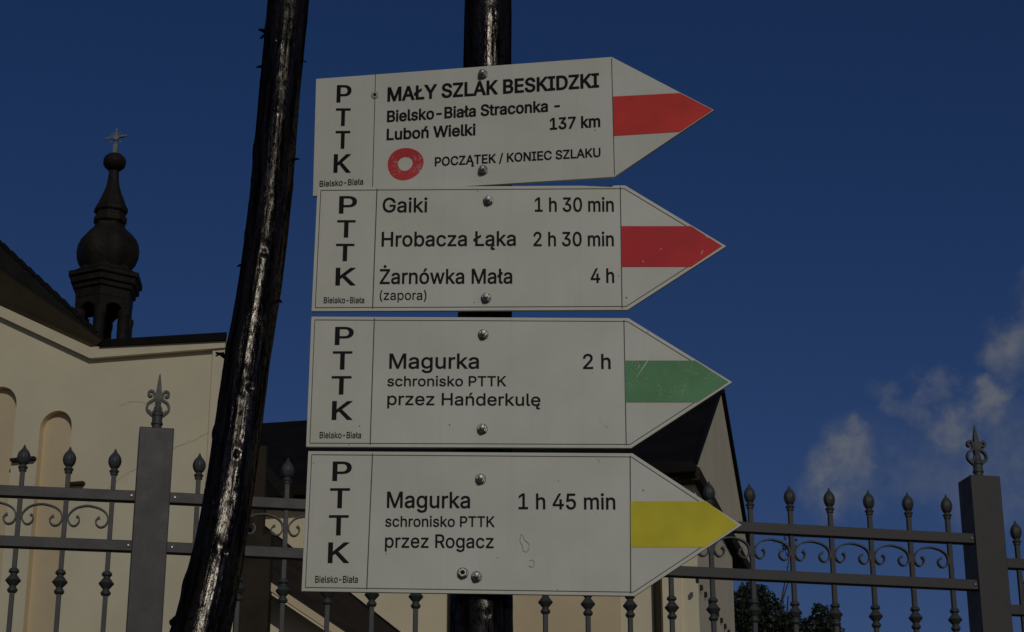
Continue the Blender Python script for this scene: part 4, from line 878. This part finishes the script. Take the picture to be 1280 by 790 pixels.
# turret
TY = 30.5; tb = at(135.3, 310, TY); tx = tb.x
def tz(y): return at(135.3 + (y - 310) * -.073, y, TY).z
def tr(px, y=310): return px / F * depth(tb)
tc_ = Vector((tx, TY, 0))
turret = MB()
hexph = R(-90 + 4)
def hexl(mb, prof, seg=6): mb.lathe([(tr(r) , tz(y)) for r, y in prof], seg, tc_, phase=hexph)
hexl(turret, [(49, 349), (49, 354), (45.5, 355.5), (45.5, 362), (41.5, 363.5), (41.5, 368), (38, 370), (38, 380)][::-1])
bodym = turret.build('turret', M['turret'], church, PWl, bevel=.006)
lant = MB()
apx = tr(37.5) 
corner = [tc_ + Vector((apx * math.cos(hexph + k * math.pi / 3), apx * math.sin(hexph + k * math.pi / 3), 0)) for k in range(6)]
zt, zs_, zb = tz(380.2), tz(396), tz(452)
for k in range(6):
    A, B = corner[k], corner[(k + 1) % 6]; nrm = ((A + B) / 2 - tc_).normalized()
    # arched lintel between two columns: a panel with two scalloped arches
    pts = [A.lerp(B, .0) + Vector((0, 0, zt)), A.lerp(B, 1) + Vector((0, 0, zt)), A.lerp(B, 1) + Vector((0, 0, zs_ - .10))]
    for j in range(13):
        a = math.pi * j / 12; pts.append(A.lerp(B, .5 + .36 * math.cos(a)) + Vector((0, 0, zs_ - .10 + .22 * math.sin(a))))
    pts.append(A + Vector((0, 0, zs_ - .10)))
    lant.prism(pts, -nrm * .07)
lant.build('arcade', M['turret'], bodym, PWl)
for k in range(6):
    q = MB(); q.lathe([(tr(7.4), zb - .4), (tr(7.4), zs_ - .10), (tr(8.4), zs_ - .07), (tr(8.4), zs_ + .02)], 10, corner[k] * .84 + tc_ * .16)
    q.build('column', M['turret'], bodym, PWl, smooth=True)
q = MB(); hexl(q, [(25, 331), (29, 336), (36, 342.5), (44, 347), (49.5, 348.9)][::-1]); q.build('skirt_roof', M['turret'], bodym, PWl)
q = MB(); q.lathe([(tr(r), tz(y)) for r, y in [(26, 343), (29, 337), (33.5, 331), (36.2, 323), (36.8, 315), (35.6, 307), (32.5, 300), (27.5, 294), (22, 289), (18.5, 286), (18, 282)]], 60, tc_, rib=(6, .065))
q.build('onion_dome', M['turret'], bodym, PWl, smooth=True, angle=60)
q = MB(); q.lathe([(tr(r), tz(y)) for r, y in [(18.4, 281), (21, 279), (21, 273), (19, 271.5), (18.4, 268), (21.5, 265.5), (21.5, 262), (19, 258), (15.5, 250), (11.5, 241), (8.6, 233), (7.2, 226), (6.4, 214)]], 8, tc_)
q.build('spire', M['turret'], bodym, PWl)
q = MB(); zc, rb = tz(203), tr(14)
q.lathe([(tr(6.5), zc - rb * .88)] + [(rb * math.sin(math.pi * j / 14) + .004, zc - rb * .88 * math.cos(math.pi * j / 14)) for j in range(1, 14)] + [(tr(2), zc + rb * .92)], 24, tc_, rib=(12, .025))
q.build('ball', M['turret'], bodym, PWl, smooth=True, angle=60)
q = MB(); zz = tz(172.5); Lp = tr(14)
q.bar(tc_ + Vector((0, 0, tz(192))), tc_ + Vector((0, 0, tz(161))), .032, .032, (0, 1, 0))
q.bar(tc_ + Vector((-Lp, -.02, zz - .02)), tc_ + Vector((Lp, -.02, zz + .04)), .024, .02, (0, 1, 0))
for ang in (35, 62, 118, 145, -40, -140, 10, 170):
    d = Vector((math.cos(R(ang)), 0, math.sin(R(ang)))); q.bar(tc_ + Vector((0, .01, zz)), tc_ + Vector((0, .01, zz)) + d * tr(10), .012, .010, (0, 1, 0))
q.lathe([(.05, -.02), (.06, 0), (.05, .02)], 12, tc_ + Vector((0, -.02, zz)), axis=1)
q.bar(tc_ + Vector((0, 0, tz(192))), tc_ + Vector((0, 0, tz(181))), .075, .075, (0, 1, 0))
q.build('cross', M['gilt'], bodym, PWl)

# ------------------------------------------------------------------ hall behind the signs
rzH = R(-12.5); eH = Vector((math.cos(rzH), math.sin(rzH), 0)); bH = Vector((-math.sin(rzH), math.cos(rzH), 0))   # eH to the right and nearer, bH to the rear
EC = at(869.4, 580, 32.0)                      # front eave corner of the gable
gb = Vector((EC.x, EC.y, GZ))
AP = hit(899.8, 491, EC, eH); RC = hit(937.5, 709, EC, eH)
print('gable', EC, AP, RC, 'run', (AP - EC).dot(bH), 'rise', AP.z - EC.z, 'rear', (RC - EC).dot(bH), RC.z - EC.z)
hall = empty('church_hall', gb, 'cream church hall with dark slate roof and a tall oblique gable behind the signs', 'building')
LEN = 12.0
def H(a, b_, z, ref=EC): return Vector((ref.x, ref.y, 0)) + eH * a + bH * b_ + Vector((0, 0, z))
run = (AP - EC).dot(bH); rise = AP.z - EC.z; rear = (RC - EC).dot(bH)
q = MB()
q.poly([H(0, 0, EC.z), H(-LEN, 0, EC.z), H(-LEN, run, AP.z), H(0, run, AP.z)])
q.poly([H(0, rear, RC.z), H(-LEN, rear, RC.z), H(-LEN, run, AP.z), H(0, run, AP.z)])
q.build('roof', M['slate'], hall, gb)
q = MB(); q.prism([H(.02, .02, EC.z - .02), H(.02, run, AP.z), H(.02, rear, RC.z)], -eH * .3)
q.build('gable', M['trim'], hall, gb)
q = MB()
q.bar(H(.03, run, AP.z + .03), H(.03, rear, RC.z + .03), .10, .12, eH); q.bar(H(.0, run, AP.z + .03), H(.0, 0, EC.z + .03), .10, .06, eH)
q.build('verge', M['tin'], hall, gb)
q = MB(); q.box((0, 0, 0), (0, 0, 0)); q.v = []; q.f = []
q.prism([H(0, -.10, EC.z - .14), H(0, .04, EC.z - .14), H(0, .04, EC.z + .03), H(0, -.10, EC.z + .03)], -eH * LEN)
q.build('gutter', M['tin'], hall, gb)
# dark cornice along the foot of the gable
q = MB(); rz_ = (RC.z - EC.z) / rear
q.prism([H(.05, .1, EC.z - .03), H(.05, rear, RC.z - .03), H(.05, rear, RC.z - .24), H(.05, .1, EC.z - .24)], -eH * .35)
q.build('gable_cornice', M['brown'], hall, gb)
# walls under the eaves
WS = .42
q = MB(); zt_ = EC.z - .2
rw = (hit(917.6, 760, H(-.07, 0, 0), eH) - H(0, 0, 0)).dot(bH)
print('rear wall', rw)
q.prism([H(-.07, WS, GZ), H(-LEN, WS, GZ), H(-LEN, WS, zt_), H(-.07, WS, zt_)], bH * .3)
q.build('wall', M['wall'], hall, gb)
q = MB(); q.prism([H(-.07, WS + .3, GZ), H(-.07, rw, GZ), H(-.07, rw, RC.z - .4), H(-.07, WS + .3, zt_)], -eH * .3)
q.build('side_wall', M['trim'], hall, gb)
# soffit
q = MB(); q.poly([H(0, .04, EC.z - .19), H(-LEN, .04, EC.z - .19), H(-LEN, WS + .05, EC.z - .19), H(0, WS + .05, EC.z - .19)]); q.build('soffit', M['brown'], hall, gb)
# ochre panel between pale pilasters, downpipes
P0 = H(0, WS, 0)
def hu(x, y, off=0.): 
    p = hit(x, y, P0 - bH * off, bH); return (p - P0).dot(eH), p.z
u0 = hu(600, 760)[0]; u1 = hu(776, 760)[0]
q = MB(); q.prism([H(u0, WS - .004, GZ), H(u1, WS - .004, GZ), H(u1, WS - .004, zt_ - .5), H(u0, WS - .004, zt_ - .5)], -bH * .02); q.build('ochre_panel', M['ochre'], hall, gb)
for x in (822, 565):
    u = hu(x, 760, .1)[0]; q = MB(); q.tube([H(u, WS - .09, GZ), H(u, WS - .09, zt_ - .1), H(u, -.04, zt_ + .05)], [.065] * 3, 12); q.build('downpipe', M['brown'], hall, gb, smooth=True)
u = hu(852, 760)[0]
q = MB(); q.prism([H(hu(829, 760)[0], WS - .003, GZ), H(u, WS - .003, GZ), H(u, WS - .003, zt_ - .05), H(hu(829, 760)[0], WS - .003, zt_ - .05)], -bH * .05); q.build('pilaster', M['trim'], hall, gb)
# row of small dark brackets on the side wall
n_ = 9
d0 = hit(869, 722, H(-.07, 0, 0), eH); d1 = hit(909, 787, H(-.07, 0, 0), eH)
for j in range(n_):
    p = d0.lerp(d1, j / (n_ - 1)) + eH * .004; q = MB()
    q.prism([p, p + bH * .10, p + bH * .10 - Vector((0, 0, .075)), p - Vector((0, 0, .075))], eH * .04); q.build('bracket', M['brown'], hall, gb)

# ------------------------------------------------------------------ porch between church and hall
pb = at(360, 760, 24.0); pb = Vector((pb.x, pb.y, GZ))
porch = empty('porch', pb, 'small porch with pale verge and sloping brown roof that stands in for a shaded wall, seen through the fence', 'porch')
n1_, n2_ = at(333, 731, 23.5), at(470, 823, 23.5)
f1_, f2_ = at(296, 640, 27.0), at(500, 800, 27.0)
q = MB(); q.prism([n1_, n2_, f2_, f1_], (0, 0, .08)); q.build('roof', M['brown'], porch, pb)  # dark brown underside added to imitate the hall wall in shade
q = MB(); q.bar(n1_ + Vector((0, -.05, .0)), n2_ + Vector((0, -.05, .0)), .085, .09, (0, 1, 0)); q.build('verge', M['ochre'], porch, pb)
q = MB(); q.bar(f1_ + Vector((0, .05, -.02)), f2_ + Vector((0, .05, -.02)), .22, .09, (0, 1, 0)); q.build('far_verge', M['slate'], porch, pb)
wA, wB = at(337, 742, 23.9), at(440, 811, 23.9)
q = MB(); q.prism([Vector((wA.x, wA.y, GZ)), Vector((wB.x, wB.y, GZ)), wB, wA], (0, .25, 0)); q.build('wall', M['wall'], porch, pb)
q = MB(); xa_, xb_ = at(292, 760, 23.2).x, at(335, 760, 23.2).x; q.box((xa_, 23.2, GZ), (xb_, 23.5, at(326, 668, 23.2).z)); q.build('shaded_wall', M['brown'], porch, pb)  # brown colour imitates a side wall return in shade
q = MB(); x_ = at(324, 640, 24.6); q.box((x_.x - .07, x_.y - .1, GZ), (x_.x + .07, x_.y + .1, at(324, 560, 24.6).z)); q.build('shaded_corner', M['brown'], porch, pb)  # dark colour stands in for a wall corner in shade
q = MB(); c1, c2 = at(322, 575, 26.5), at(362, 622, 26.5); q.bar(c1, c2, .10, .3, (0, 1, 0)); q.build('brace', M['tin'], porch, pb)

# ------------------------------------------------------------------ tree beyond the fence
tY = 46.0
tbase = at(975, 760, tY)
tree = empty('tree', (tbase.x, tbase.y, GZ), 'dark leafy tree whose top shows through the fence right of the gable', 'tree')
tz0 = Vector((tbase.x, tbase.y, GZ))
q = MB(); ctop = at(968, 770, tY)
q.tube([tz0, tz0.lerp(ctop, .5) + Vector((.1, 0, 0)), ctop], [.22, .17, .06], 10)
limbs = []
for x, y, dyy in ((930, 740, .6), (1000, 790, -.4), (1030, 775, .3), (950, 760, -.7), (985, 745, 0)):
    a = tz0.lerp(ctop, random.uniform(.45, .8)); b_ = at(x, y, tY + dyy); q.tube([a, a.lerp(b_, .5) + Vector((0, 0, .15)), b_], [.07, .045, .015], 6)
for x, y in ((926, 664), (986, 664), (996, 672)):
    b_ = at(x, y, tY); a = at(940 if x < 950 else 975, 760, tY); q.tube([a, a.lerp(b_, .6) + Vector((.08, 0, 0)), b_], [.02, .012, .005], 5)
q.build('trunk', M['bark'], tree, tz0, smooth=True)
cr = MB()
clumps = [(925, 765, 30), (945, 752, 22), (960, 775, 26), (985, 790, 26), (1008, 795, 24), (1030, 775, 17), (1042, 795, 17), (935, 800, 34), (970, 815, 34), (1010, 825, 30), (1020, 762, 9), (930, 738, 11), (950, 738, 9),
          (985, 778, 12), (1046, 778, 6), (975, 756, 8)]
def leaf(p, s):
    a = Vector((random.gauss(0, 1), random.gauss(0, 1), random.gauss(0, 1))).normalized(); b2 = a.cross(Vector((random.gauss(0, 1), random.gauss(0, 1), random.gauss(0, 1)))).normalized()
    cr.poly([p - a * s, p + b2 * s * .45, p + a * s, p - b2 * s * .45])
for x, y, r in clumps:
    for dy in ((-.5, .45) if r > 14 else (0,)):
        c = at(x + random.uniform(-4, 4), y, tY + dy); rr = r / F * depth(c)
        for _ in range(int(13 * r * r / 10)):
            v = Vector((random.gauss(0, 1), random.gauss(0, 1), random.gauss(0, 1))).normalized() * rr * random.random() ** .4 * (1 + .35 * noise.noise(Vector((x, y, 0)) + Vector((random.random(), 0, 0))))
            leaf(c + v, random.uniform(.035, .07))
for x, y, k in ((924, 672, 16), (929, 686, 14), (985, 672, 20), (980, 684, 22), (994, 678, 14), (1000, 664, 6), (935, 705, 12), (988, 700, 10)):
    for _ in range(k):
        leaf(at(x + random.gauss(0, 4), y + random.gauss(0, 5), tY), random.uniform(.03, .06))
cr.build('crown', M['leaf'], tree, tz0)
